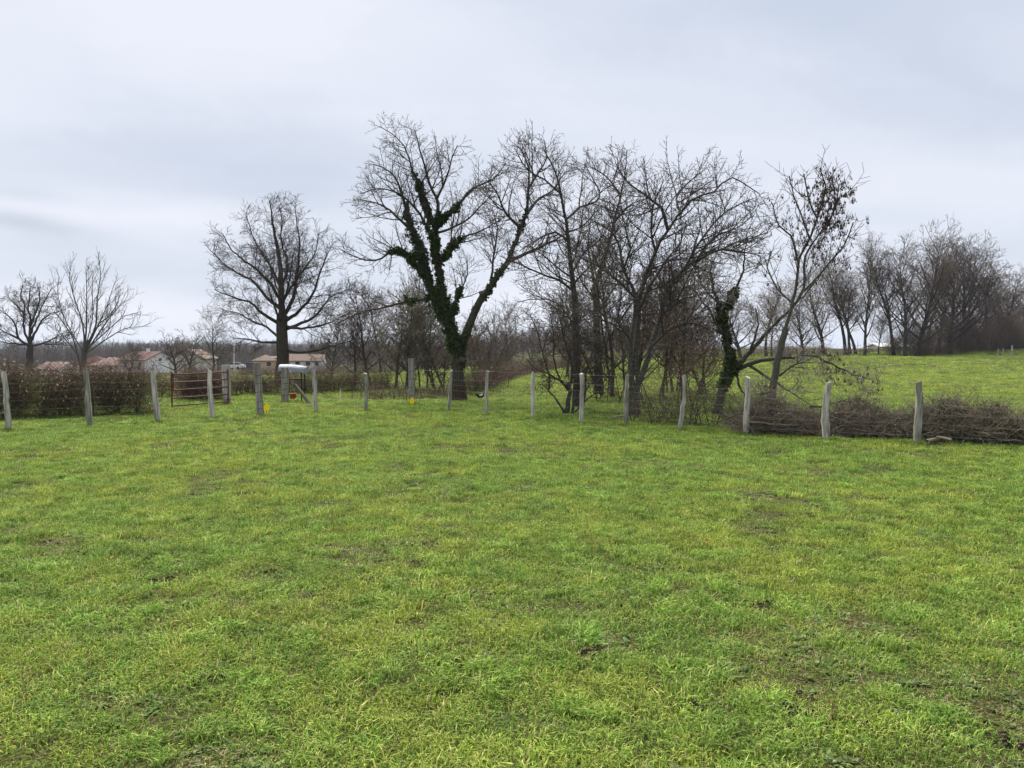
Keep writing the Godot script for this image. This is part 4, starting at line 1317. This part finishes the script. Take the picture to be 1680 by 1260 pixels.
	again(w5, on(72.21, -112.00), 1.4, Vector3(1.0, 0.80, 1.1), "low wide row tree near the small stakes", g)
	again(w1, on(78.04, -118.00), 2.9, Vector3(1.2, 0.86, 1.2), "forked low row tree just behind the small stakes", g)
	again(w3, on(81.03, -118.00), 0.4, Vector3(1.1, 0.88, 1.1), "last row tree beyond the small stakes", g)
	again(w4, on(42.24, -89.00), 3.3, Vector3(0.4, 0.45, 0.4), "clump of thin low stems in the row's gap", g)
	again(w4, on(40.90, -92.00), 5.0, Vector3(0.9, 0.84, 0.9), "row tree squeezed between the forked and the lone trunk", g)
	again(w2, on(36.45, -90.00), 2.5, Vector3(1.0, 0.78, 1.0), "row tree half hidden behind the ash branches", g)
	again(w5, on(32.38, -86.00), 1.0, Vector3(0.7, 0.56, 0.7), "low row tree seen behind the ash trunk", g)
	again(w1, on(26.96, -80.00), 2.0, Vector3(0.8, 0.66, 0.8), "row tree seen between the snag and the ash", g)
	again(w3, on(22.55, -76.00), 3.0, Vector3(0.7, 0.52, 0.7), "row tree behind the ivied snag", g)


func hedges() -> void:
	hedge("clipped_hedge", [-13.92, -17.60, -13.10, -18.40, -12.15, -19.20, -10.85, -19.60, -9.49, -20.20], 1.0, 1.16, "thick clipped brown bramble hedge behind the left fence posts", "hedge", 125.0, 1.5, M.twig_brown, 301, 0.03)
	hedge("clipped_hedge", [-11.02, -25.60, -10.41, -25.80, -9.83, -26.00], 0.8, 0.92, "dark clipped hedge seen through the red gate", "hedge", 200.0, 1.3, M.twig_brown, 302, 0.05)
	hedge("clipped_hedge", [-12.60, -27.00, -10.55, -28.50, -8.78, -30.00, -7.09, -32.00, -5.22, -33.00], 0.7, 0.68, "low thin hedge running past the big oak's foot", "hedge", 110.0, 1.0, M.twig_brown, 303, 0.1)
	hedge("field_hedge", [-1.47, -31.00, -0.79, -40.00, 0.41, -52.00, 2.28, -64.00, 6.61, -76.00, 11.30, -84.00], 1.2, 0.75, "brown hedge climbing the edge of the green slope", "hedge", 26.0, 0.6, M.twig_brown, 304, 0.15, "hedge_leaves", "twig_clump")
	hedge("field_hedge", [-32.39, -92.00, -26.20, -92.00, -19.94, -90.00, -13.23, -88.00, -5.82, -92.00, 0.79, -100.00], 1.6, 1.0, "long brown hedge at the far side of the left fields", "hedge", 1.6, 0.4, M.twig_brown, 305, 0.2, "hedge_leaves", "scrub_clump")
	hedge("undergrowth", [42.40, -84.00, 48.73, -88.00, 55.31, -92.00, 64.08, -100.00, 73.48, -108.00], 4.0, 3.2, "brown undergrowth beneath the row of trees", "undergrowth", 1.1, 0.5, M.twig_brown, 306, 0.6, "hedge_leaves", "scrub_clump")
	hedge("undergrowth", [24.07, -78.00, 30.57, -84.00, 35.38, -86.00], 2.0, 1.0, "low scrub under the row trees behind the ash", "undergrowth", 0.8, 0.3, M.twig_brown, 307, 0.6, "hedge_leaves", "scrub_clump")
	hedge("undergrowth", [37.24, -88.00, 44.55, -88.00], 2.0, 0.8, "thin low scrub under the gap in the tree row", "undergrowth", 0.5, 0.3, M.twig_brown, 315, 0.8, "hedge_leaves", "scrub_clump")
	hedge("sapling_thicket", [-5.22, -33.00, -3.80, -32.00, -2.33, -31.00], 1.6, 1.7, "brown saplings crowding the dip behind the tall sawn post", "thicket", 6.0, 0.3, M.twig_brown, 316, 0.5)
	hedge("sapling_thicket", [-1.96, -33.00, -0.42, -35.00], 1.4, 1.8, "reddish brown saplings right of the ivy-clad trunk", "thicket", 5.0, 0.25, M.twig_brown, 317, 0.5)
	# thickets
	hedge("bramble_thicket", [2.78, -18.00, 3.48, -17.60, 4.17, -17.00, 4.87, -16.40], 0.9, 0.62, "brambles and dead leaves along the fence under the ivied snag", "brambles", 42.0, 0.75, M.twig_brown, 308, 0.35, "green_leaves")
	hedge("sapling_thicket", [3.57, -21.00, 4.59, -21.50, 5.61, -21.50], 1.7, 2.7, "loose reddish-brown thicket of saplings beside the ivied snag", "thicket", 10.0, 0.25, M.twig_brown, 309, 0.3)
	hedge("sapling_thicket", [2.27, -25.00, 3.36, -25.00, 3.80, -24.00], 1.3, 1.6, "low thin saplings behind the thorn tree", "thicket", 7.0, 0.2, M.twig_brown, 310, 0.4)
	hedge("dry_bramble", [-5.55, -27.50, -4.27, -27.00, -2.97, -26.80, -2.31, -26.60], 1.0, 0.45, "dry brown brambles at the foot of the tall sawn post", "brambles", 45.0, 0.5, M.twig_brown, 311, 0.5)
	hedge("dark_shrub", [-76.89, -120.00, -74.81, -120.00], 2.4, 2.6, "dark evergreen shrub behind the left hedge", "shrub", 8.0, 1.0, M.twig_dark, 312, 0.2, "green_leaves")
	hedge("pale_weeds", [11.92, -22.00, 13.53, -22.50], 0.8, 0.28, "pale leafy weeds in the field behind the brush pile", "weeds", 26.0, 1.2, M.twig_olive, 313, 0.5, "pale_leaves")
	hedge("pale_weeds", [6.74, -17.40, 8.51, -16.80, 10.25, -16.20, 11.50, -15.80], 0.7, 0.22, "strip of pale dry weeds behind the brush piles", "weeds", 22.0, 1.0, M.twig_grey, 318, 0.6, "pale_leaves")
	hedge("pale_weeds", [2.00, -20.20, 2.82, -19.80], 0.8, 0.16, "low pale weeds and leaf litter between the thorn and the lichen-covered tree", "weeds", 40.0, 1.2, M.twig_grey, 314, 0.5, "pale_leaves")


func fences() -> void:
	wire_fence("weathered split posts and barbed wire beside the brush piles and the bare trees", [
		[-1.72,-20.86,0.070,1.13,0.047],
		[-0.66,-19.71,0.049,1.16,0.045],
		[0.52,-18.69,0.028,1.14,0.048],
		[1.58,-17.61,-0.019,1.17,0.046],
		[2.53,-17.05,0.046,1.14,0.044],
		[3.53,-16.16,0.052,1.17,0.047],
		[4.64,-15.24,0.008,1.17,0.054],
		[5.83,-14.23,0.058,1.11,0.060],
		[7.18,-13.60,-0.016,1.14,0.057]], [[-3.05, -23.50], [-1.71, -21.00, 1], [8.64, -12.70]], 400)
	wire_fence("weathered split posts and barbed wire in front of the hedge and the red gate", [
		[-10.43,-15.92,-0.114,1.25,0.057],
		[-9.30,-16.92,-0.076,1.25,0.060],
		[-8.11,-17.61,-0.100,1.22,0.057],
		[-7.28,-18.69,-0.038,1.19,0.055],
		[-5.21,-20.46,-0.084,1.17,0.053],
		[-3.97,-20.86,-0.024,1.06,0.054]], [[-11.78, -15.20], [-10.51, -16.00, 1], [-3.05, -23.50]], 500)
	big_post("strainer_post", on(-6.45, -19.70), Vector3(-0.07, 1.37, 0), 0.08, "tall sawn post wound with wire, nearest the big oak's feeder", [0.76, 0.61, 0.45, 0.27, 0.14], 601, M.sawn_wood)
	big_post("strainer_post", on(-3.09, -23.80), Vector3(-0.03, 1.42, 0), 0.085, "tall sawn post wound with wire in front of the dip, left of the ivy-clad tree", [0.72, 0.56, 0.38, 0.2], 602, M.sawn_wood)
	big_post("feeder_post", on(-7.14, -24.20), Vector3(0, 1.12, 0), 0.1, "stout weathered post standing against the pale blue feeder lid", [0.72, 0.55, 0.4, 0.22], 603, M.sawn_wood)
	big_post("gate_post", on(-8.74, -23.60), Vector3(-0.03, 1.22, 0), 0.105, "stout grey post carrying the red gate", [0.13], 604, M.post_wood)
	yellow_tag(on(-6.18, -19.30) + Vector3(0, 0.06, 0), 0.27, "bright yellow plastic tag in the grass beside the strainer post near the gate")
	yellow_tag(on(-2.90, -22.20) + Vector3(0, 0.06, 0), 0.26, "bright yellow plastic tag in front of the strainer post by the dip")
	# red field gate
	var a := on(-9.73, -22.00) + Vector3(0, 0.03, 0)
	var b := on(-8.63, -23.40) + Vector3(0, 0.05, 0)
	var o := thing("field_gate", a, "rusty red tubular field gate with five bars", "gate")
	var e := b - a
	var tubes := func(called: String, p: Vector3, q: Vector3, r: float):
		var g := Geo.new()
		g.tube(PackedVector3Array([p, p.lerp(q, 0.5), q]), PackedFloat32Array([r, r, r]), 8, true)
		part(called, g.mesh(), M.red_paint, o)
	for i in 5:
		var y := 0.06 + i * 0.225
		tubes.call("bar", Vector3(0, y, 0), e + Vector3(0, y, 0), 0.02)
	tubes.call("upright", Vector3(0, -0.05, 0), Vector3(0, 1.04, 0), 0.022)
	tubes.call("upright", e + Vector3(0, 0.0, 0), e + Vector3(0, 1.04, 0), 0.022)
	var pl := Geo.new()
	pl.box(e * 0.012 + Vector3(0, 0.74, 0.0), Vector3(0.09, 0.5, 0.012), -atan2(e.z, e.x))
	part("latch_plate", pl.mesh(), M.red_paint, o)
	# far stakes at the top of the field
	var st := [[50.54, -78.00, 1.15, 0.085], [49.67, -78.00, 0.8, 0.04], [49.12, -78.00, 0.85, 0.04]]
	var lab := ["thickest of the small stakes at the top of the field", "thin stake next to the thick one at the top of the field", "thin stake farthest from the thick one at the top of the field"]
	for i in 3:
		one("stake", post_mesh(Vector3(0.02, st[i][2], 0), st[i][3], 610 + i), M.post_wood, on(st[i][0], st[i][1]), lab[i], "stake", "small stakes at the top of the field")
	one("white_stake", post_mesh(Vector3(0.01, 0.42, 0), 0.012, 620), M.render_white, on(-5.45, -24.50), "thin white rod standing in the grass by the dip", "stake")


func feeder() -> void:
	var at := on(-7.14, -25.20)
	var o := thing("hay_feeder", at, "pale blue curved lid on a dark metal frame behind the stout post", "feeder")
	var g := Geo.new()
	# a shallow half-shell lid: outline in length, arched across, drooping ends
	var top := []
	var nx := 12
	for i in nx + 1:
		var t := float(i) / nx
		var x := lerpf(-0.46, 0.42, t)
		var y := 1.08 + 0.03 * sin(PI * t) - 0.07 * t
		var dep := 0.27 * (1.0 - 0.35 * pow(absf(t * 2.0 - 1.0), 4.0))
		var ring := []
		for j in 9:
			var a := PI * j / 8.0
			ring.append(Vector3(x + 0.02 * sin(a), y + sin(a) * 0.13, cos(a) * dep))
		ring.insert(0, Vector3(x, y - 0.10 + 0.05 * sin(PI * t), dep * 1.0))
		ring.append(Vector3(x, y - 0.10 + 0.05 * sin(PI * t), -dep))
		top.append(ring)
	for i in nx:
		for j in 10:
			g.quad(top[i][j], top[i + 1][j], top[i + 1][j + 1], top[i][j + 1])
	for s in [0, nx]:
		for j in 9:
			g.tri(top[s][0], top[s][j + 1], top[s][j + 2 if j < 9 else 10])
	g.c.clear()
	part("lid", g.mesh(), M.blue_plastic, o)
	for x in [-0.34, 0.30]:
		for z in [-0.2, 0.2]:
			var l := Geo.new()
			l.tube(PackedVector3Array([Vector3(x, -0.05, z), Vector3(x, 1.05, z)]), PackedFloat32Array([0.02, 0.02]), 6)
			part("leg", l.mesh(), M.black_metal, o)
	for z in [-0.2, 0.2]:
		var l := Geo.new()
		l.tube(PackedVector3Array([Vector3(-0.34, 0.72, z), Vector3(0.30, 0.72, z)]), PackedFloat32Array([0.017, 0.017]), 6)
		part("rail", l.mesh(), M.black_metal, o)
	var lg := Geo.new()
	var base := on(-6.09, -23.20)
	lg.tube(PackedVector3Array([Vector3(0.12, 0.03, 0.1), Vector3(0, 0.06, 0), Vector3(-0.3, 0.32, -0.3), Vector3(-0.62, 0.62, -0.6)]), PackedFloat32Array([0.03, 0.06, 0.05, 0.04]), 8, true, 0.12, 3)
	one("leaning_log", lg.mesh(), M.bark_grey, base, "dark broken log leaning down from the stout post to the grass", "log")
	var og := Geo.new()
	og.box(Vector3(0, 0.2, 0), Vector3(0.24, 0.04, 0.18), 0.1)
	og.box(Vector3(0, 0.08, 0), Vector3(0.2, 0.18, 0.12), 0.1)
	one("orange_tray", og.mesh(), M.orange, on(-7.40, -26.00), "small orange tray on the ground under the feeder", "tray")


func stick(g: Geo, p: Vector3, d: Vector3, l: float, r: float) -> void:
	var pts := PackedVector3Array([p])
	var rad := PackedFloat32Array([r])
	for j in 4:
		d = (d + jig() * 0.26).normalized()
		p += d * l / 4.0
		pts.append(p)
		rad.append(r * (1.0 - 0.19 * (j + 1)))
	g.tube(pts, rad, 4 if r < 0.02 else 7)


func pile(line: Array, width: float, height: float, label: String, n: int, logs: int, seed_at: int, leaf_share: float, dense := true) -> void:
	rng.seed = seed_at
	var a := Vector3(line[0], 0, line[1])
	var b := Vector3(line[2], 0, line[3])
	var mid := a.lerp(b, 0.5)
	var o := thing("brush_pile", on(mid.x, mid.z), label, "brush pile")
	var axis := (b - a).normalized()
	var side := axis.cross(Vector3.UP)
	var l := a.distance_to(b)
	var fine := Geo.new()
	var where := []
	var lw := []
	var lt := []
	for i in n:
		var t := rng.randf()
		var s := rng.randf_range(-1, 1)
		var hump := height * (0.28 + 0.85 * sin(PI * clampf(t, 0.03, 0.97))) * (1.0 - s * s * 0.75) * maxf(0.25, 1.0 + 1.9 * patchy.get_noise_2d((a.x + t * l) * 26.0, seed_at))
		var p := a.lerp(b, t) + side * s * width * 0.5
		p.y = gh(p.x, p.z) + hump * rng.randf_range(0.05, 1.0)
		var d := axis * rng.randf_range(-1, 1) + side * rng.randf_range(-0.7, 0.7) + Vector3.UP * rng.randf_range(-0.4, 0.55)
		if i % 3 == 0:
			stick(fine, p - o.position, d.normalized(), rng.randf_range(0.25, 0.85), rng.randf_range(0.005, 0.012))
		else:
			where.append(Transform3D(Basis(Vector3.UP, rng.randf() * TAU).scaled(Vector3.ONE * rng.randf_range(0.5, 0.95)), p - o.position))
		if rng.randf() < leaf_share:
			lw.append(Transform3D(Basis(Vector3.UP, rng.randf() * TAU), p - o.position))
			var q := rng.randf_range(0.6, 1.1)
			lt.append(Color(q, q, q))
	var f := part("fine_sticks", fine.mesh(), M.twig_grey, o)
	f.set_meta("kind", "stuff")
	many("tangled_twigs", M.stick_clump, M.twig_pile, o, where, [])
	if lw.size() > 0:
		many("leaves", M.green_leaves, M.leaf, o, lw, lt)
	for i in logs:
		var g := Geo.new()
		var t := rng.randf()
		var p := a.lerp(b, t) + side * rng.randf_range(-0.5, 0.5) * width
		p.y = gh(p.x, p.z) + height * rng.randf_range(0.3, 0.95)
		var d := (axis * (1 if rng.randf() < 0.5 else -1) + side * rng.randf_range(-0.5, 0.5) + Vector3.UP * rng.randf_range(-0.25, 0.2)).normalized()
		stick(g, p - o.position, d, rng.randf_range(0.4, 1.0), rng.randf_range(0.012, 0.024))
		part("cut_branch", g.mesh(), M.twig_grey if i % 2 == 0 else M.bark_grey, o)


func brush() -> void:
	pile([4.72, -15.90, 6.23, -15.60], 1.4, 0.6, "grey brown brush pile between the ash and the leaning post", 560, 9, 701, 0.3)
	pile([6.17, -15.60, 7.66, -14.90], 1.5, 0.48, "brush pile with bleached branches between the two nearest fence posts", 520, 14, 702, 0.25)
	pile([7.49, -14.80, 8.66, -14.40], 1.4, 0.46, "dark brush pile behind the split-topped fence post", 520, 8, 703, 0.6)
	pile([8.49, -14.40, 10.12, -13.90], 1.4, 0.42, "evergreen cuttings heaped at the end of the brush", 640, 6, 704, 0.9)
	# single cut pieces lying loose
	rng.seed = 720
	var loose := [[7.54, -13.75, 0.3, 0.035, 0.4, "split pale log on the ground by the split-topped fence post"], [7.66, -13.60, 0.26, 0.025, 2.2, "short pale stick propped over the split log"], [6.41, -15.00, 0.3, 0.03, 0.1, "bleached white cut end showing in the brush pile"], [2.58, -18.60, 0.35, 0.03, 0.3, "pale peeled sticks in the litter by the lichen-covered tree"]]
	var ys := [0.05, 0.1, 0.45, 0.06]
	for i in loose.size():
		var q: Array = loose[i]
		var g := Geo.new()
		g.tube(PackedVector3Array([Vector3(-q[2] * 0.5, 0, 0), Vector3(0, 0.02, 0.01), Vector3(q[2] * 0.5, 0.03, 0)]), PackedFloat32Array([q[3], q[3] * 1.05, q[3] * 0.8]), 8, true, 0.12, i)
		var m := one("cut_log", g.mesh(), M.pale_wood, on(q[0], q[1]) + Vector3(0, ys[i], 0), q[5], "log")
		m.rotation.y = q[4]


func small_things() -> void:
	rng.seed = 800
	# scraps of bare soil the worms and moles threw up
	var where := []
	var g := Geo.new()
	for i in 14:
		var p := Vector3(rng.randf_range(-1, 1), 0, rng.randf_range(-1, 1)) * 0.06
		var r := rng.randf_range(0.008, 0.022)
		g.tube(PackedVector3Array([p - Vector3(0, 0.01, 0), p + Vector3(0, r * 0.7, 0), p + Vector3(0, r * 1.3, 0)]), PackedFloat32Array([r * 1.3, r, r * 0.4]), 6, true, 0.25, i)
	for i in 46:
		var d := sqrt(lerpf(9.0, 220.0, rng.randf()))
		var x := rng.randf_range(-0.7, 0.7) * d
		where.append(Transform3D(Basis(Vector3.UP, rng.randf() * TAU).scaled(Vector3(1, 0.9, 1) * rng.randf_range(0.5, 1.3)), on(x, -d)))
	for s in [[-0.78, -6.90], [-2.90, -6.30], [-1.04, -5.60], [1.65, -5.10], [-0.32, -4.10], [1.52, -3.42], [1.30, -3.50], [0.84, -3.60], [-1.57, -3.90]]:
		where.append(Transform3D(Basis(Vector3.UP, rng.randf() * TAU).scaled(Vector3(1.3, 0.9, 1.1)), on(s[0], s[1])))
	var w := many("soil_casts", g.mesh(), M.soil, self, where, [])
	tag(w, "small crumbly casts of bare soil scattered in the grass", "soil", "", "stuff")
	var lf := Geo.new()
	lf.tri(Vector3(-0.05, 0.02, 0), Vector3(0, 0.05, -0.03), Vector3(0.06, 0.03, 0), Color(0.2, 0.05, 0.03))
	lf.tri(Vector3(-0.05, 0.02, 0), Vector3(0.06, 0.03, 0), Vector3(0, 0.02, 0.035), Color(0.24, 0.06, 0.035))
	lf.tri(Vector3(0.06, 0.03, 0), Vector3(0.09, 0.045, 0.01), Vector3(0.05, 0.03, 0.012), Color(0.2, 0.05, 0.03))
	one("fallen_leaf", lf.mesh(), M.leaf, on(1.66, -6.50) + Vector3(0, 0.05, 0), "single curled red-brown leaf lying on the lawn", "leaf").scale = Vector3.ONE * 0.42
	magpie(on(-1.04, -25.20) + Vector3(0, 0.03, 0))


func magpie(at: Vector3) -> void:
	var o := thing("magpie", at, "black and white bird standing in the grass right of the ivy-clad tree", "bird", "", 0.4)
	o.scale = Vector3.ONE * 1.3
	var g := Geo.new()
	# one continuous body: bill, head, neck, breast, rump, into the long raised tail
	var line := [[-0.165, 0.135, 0.004], [-0.14, 0.145, 0.010], [-0.125, 0.152, 0.022], [-0.10, 0.155, 0.032], [-0.075, 0.14, 0.030], [-0.045, 0.115, 0.044], [0.0, 0.105, 0.055], [0.05, 0.12, 0.048], [0.09, 0.15, 0.028], [0.13, 0.20, 0.018], [0.20, 0.30, 0.014], [0.26, 0.40, 0.006]]
	var pts := PackedVector3Array()
	var rad := PackedFloat32Array()
	for q in line:
		pts.append(Vector3(q[0], q[1], 0))
		rad.append(q[2])
	g.tube(pts, rad, 12, true)
	part("body", g.mesh(), M.black_metal, o)
	var w := Geo.new()
	w.tube(PackedVector3Array([Vector3(-0.05, 0.085, 0), Vector3(0.0, 0.072, 0), Vector3(0.05, 0.09, 0)]), PackedFloat32Array([0.02, 0.042, 0.02]), 10, true)
	part("belly", w.mesh(), M.render_white, o)
	for s in [-1.0, 1.0]:
		var f := Geo.new()
		f.tube(PackedVector3Array([Vector3(-0.04, 0.13, s * 0.038), Vector3(0.0, 0.13, s * 0.05), Vector3(0.06, 0.15, s * 0.03)]), PackedFloat32Array([0.010, 0.018, 0.006]), 7, true)
		part("wing_patch", f.mesh(), M.render_white, o)
		var l := Geo.new()
		l.tube(PackedVector3Array([Vector3(0.0, 0.075, s * 0.025), Vector3(0.012, 0.035, s * 0.025), Vector3(-0.004, -0.02, s * 0.025)]), PackedFloat32Array([0.007, 0.004, 0.004]), 5)
		part("leg", l.mesh(), M.black_metal, o)


func village() -> void:
	house("house", Vector3(-92.59, -3.57, -196.00), -0.55, Vector3(11.0, 2.6, 8.5), 2.0, false, M.render_white, M.tile_dark, "white house with a dark red roof and a small white chimney", [[-3.0, 1.4, 1.2, 1.3, 0], [0.0, 1.4, 1.2, 1.3, 0], [3.2, 1.2, 1.0, 1.9, 0], [0.3, 2.7, 0.7, 0.7, 1]], 1.0)
	house("barn", Vector3(-61.97, -2.93, -150.00), -1.45, Vector3(9.0, 2.9, 6.4), 1.6, false, M.render_cream, M.tile_brown, "plain cream gable wall behind the orchard trees", [])
	house("house", Vector3(-115.71, -4.93, -215.00), 0.1, Vector3(8.0, 2.7, 8.0), 1.9, true, M.render_cream, M.tile_dark, "house with a brownish hipped roof, left of the pink roofs", [[0.5, 1.3, 1.2, 1.3, 0]])
	house("house", Vector3(-106.12, -4.95, -205.00), 0.05, Vector3(9.0, 2.5, 7.0), 1.9, true, M.render_cream, M.tile_pink, "house with a pale pink tiled roof", [[-1.5, 1.3, 1.2, 1.3, 0]])
	house("house", Vector3(-117.80, -5.89, -200.00), -0.3, Vector3(7.0, 2.5, 6.0), 1.7, false, M.render_white, M.tile_pink, "small red-roofed house with a white gable behind the hedge", [])
	house("shed", Vector3(-127.02, -6.44, -210.00), 0.2, Vector3(6.0, 2.5, 6.0), 1.5, true, M.render_cream, M.tile_pink, "low red-roofed outbuilding beside the small gable house", [])
	house("house", Vector3(-59.13, -2.83, -185.00), 0.2, Vector3(5.2, 1.9, 5.0), 1.2, true, M.render_ochre, M.tile_brown, "ochre house with a hipped orange roof behind the strainer post", [[1.0, 1.0, 0.9, 1.0, 0]])
	house("shed", Vector3(-56.52, -2.73, -187.00), 0.1, Vector3(3.4, 2.3, 3.0), 0.3, false, M.twig_grey, M.tile_brown, "grey lean-to beside the ochre house", [])
	house("longhouse", Vector3(-48.71, -2.57, -180.00), 0.05, Vector3(9.5, 1.7, 5.0), 1.3, false, M.render_white, M.tile_brown, "long low white house with a brown tiled roof right of the oak", [[-3.2, 0.95, 1.0, 0.9, 0], [-0.8, 0.95, 1.0, 0.9, 0], [1.6, 0.95, 1.0, 0.9, 0], [3.6, 0.95, 0.8, 0.9, 0]])
	house("farm_building", Vector3(82.66, 0.36, -170.00), 0.1, Vector3(6.0, 1.9, 5.0), 0.6, false, M.render_white, M.render_white, "white building glimpsed between the row trees", [])
	car(Vector3(-56.40, -2.60, -165.00), 0.2, M.car_blue, "dark blue car parked below the ochre house")
	car(Vector3(-57.48, -2.47, -160.00), -0.3, M.car_white, "white car parked by the utility pole")
	one("utility_pole", post_mesh(Vector3(0.05, 5.2, 0), 0.11, 905), M.render_cream, Vector3(-55.93, -2.47, -155.00), "thin pale utility pole standing by the parked cars", "pole")


func far_wood() -> void:
	# far-off wood on the valley's other side: reads as one mass
	var S := {"seg": 0.8, "gnarl": 0.22, "up": 0.12, "levels": 1, "rmin": 0.03, "dens": [1.5, 1.8], "len": [2.6, 1.3], "ang": 44.0, "fall": 0.4, "thick": 0.014}
	rng.seed = 950
	var meshes := []
	for k in 4:
		var g := Geo.new()
		var pts := PackedVector3Array()
		var rad := PackedFloat32Array()
		var p := Vector3(0, -1, 0)
		for i in 7:
			pts.append(p)
			rad.append(lerpf(0.22, 0.05, i / 6.0))
			p += Vector3(rng.randf_range(-0.4, 0.4), 1.75, rng.randf_range(-0.4, 0.4))
		g.tube(pts, rad, 5)
		sprout(g, pts, rad, 10.5, 0.15, 0, S)
		for i in 10:
			var f := lerpf(1.5, 5.5, rng.randf())
			var q := pts[int(f)]
			var a := rng.randf() * TAU
			grow(g, q, Vector3(cos(a), rng.randf_range(0.4, 1.2), sin(a)).normalized(), rng.randf_range(2.5, 4.2), 0.07, 0, S)
		meshes.append(g.mesh())
	var o := thing("far_wood", Vector3.ZERO, "distant grey brown wood across the valley", "wood")
	o.set_meta("kind", "stuff")
	for k in 4:
		var where := []
		for i in 430:
			var d := rng.randf_range(270.0, 430.0)
			var x := rng.randf_range(-0.78, 0.2) * d
			var s := rng.randf_range(0.75, 1.15)
			where.append(Transform3D(Basis(Vector3.UP, rng.randf() * TAU).scaled(Vector3(s * 1.15, s, s * 1.15)), on(x, -d)))
		many("trees", meshes[k], M.twig_brown, o, where, [])
	# a long blue hill on the horizon
	var h := Geo.new()
	var n := 60
	for i in n + 1:
		var x := lerpf(-2300.0, 900.0, float(i) / n)
		var y := 14.0 + 14.0 * exp(-pow((x + 1300.0) / 260.0, 2.0)) + 5.0 * sin(x * 0.006)
		for q in [[0.0, 150.0], [y * 0.7, 60.0], [y, 0.0], [y * 0.7, -60.0], [0.0, -150.0]]:
			h.v.append(Vector3(x, q[0] - 6.0 if q[0] == 0.0 else q[0], -2250.0 + q[1]))
			h.n.append(Vector3(0, 0.8, signf(q[1]) * 0.6).normalized())
	for i in n:
		for j in 4:
			var a := i * 5 + j
			h.ix.append_array(PackedInt32Array([a, a + 1, a + 5, a + 1, a + 6, a + 5]))
	var hm := part("hills", h.mesh(), M.hill, self)
	hm.set_meta("kind", "structure")
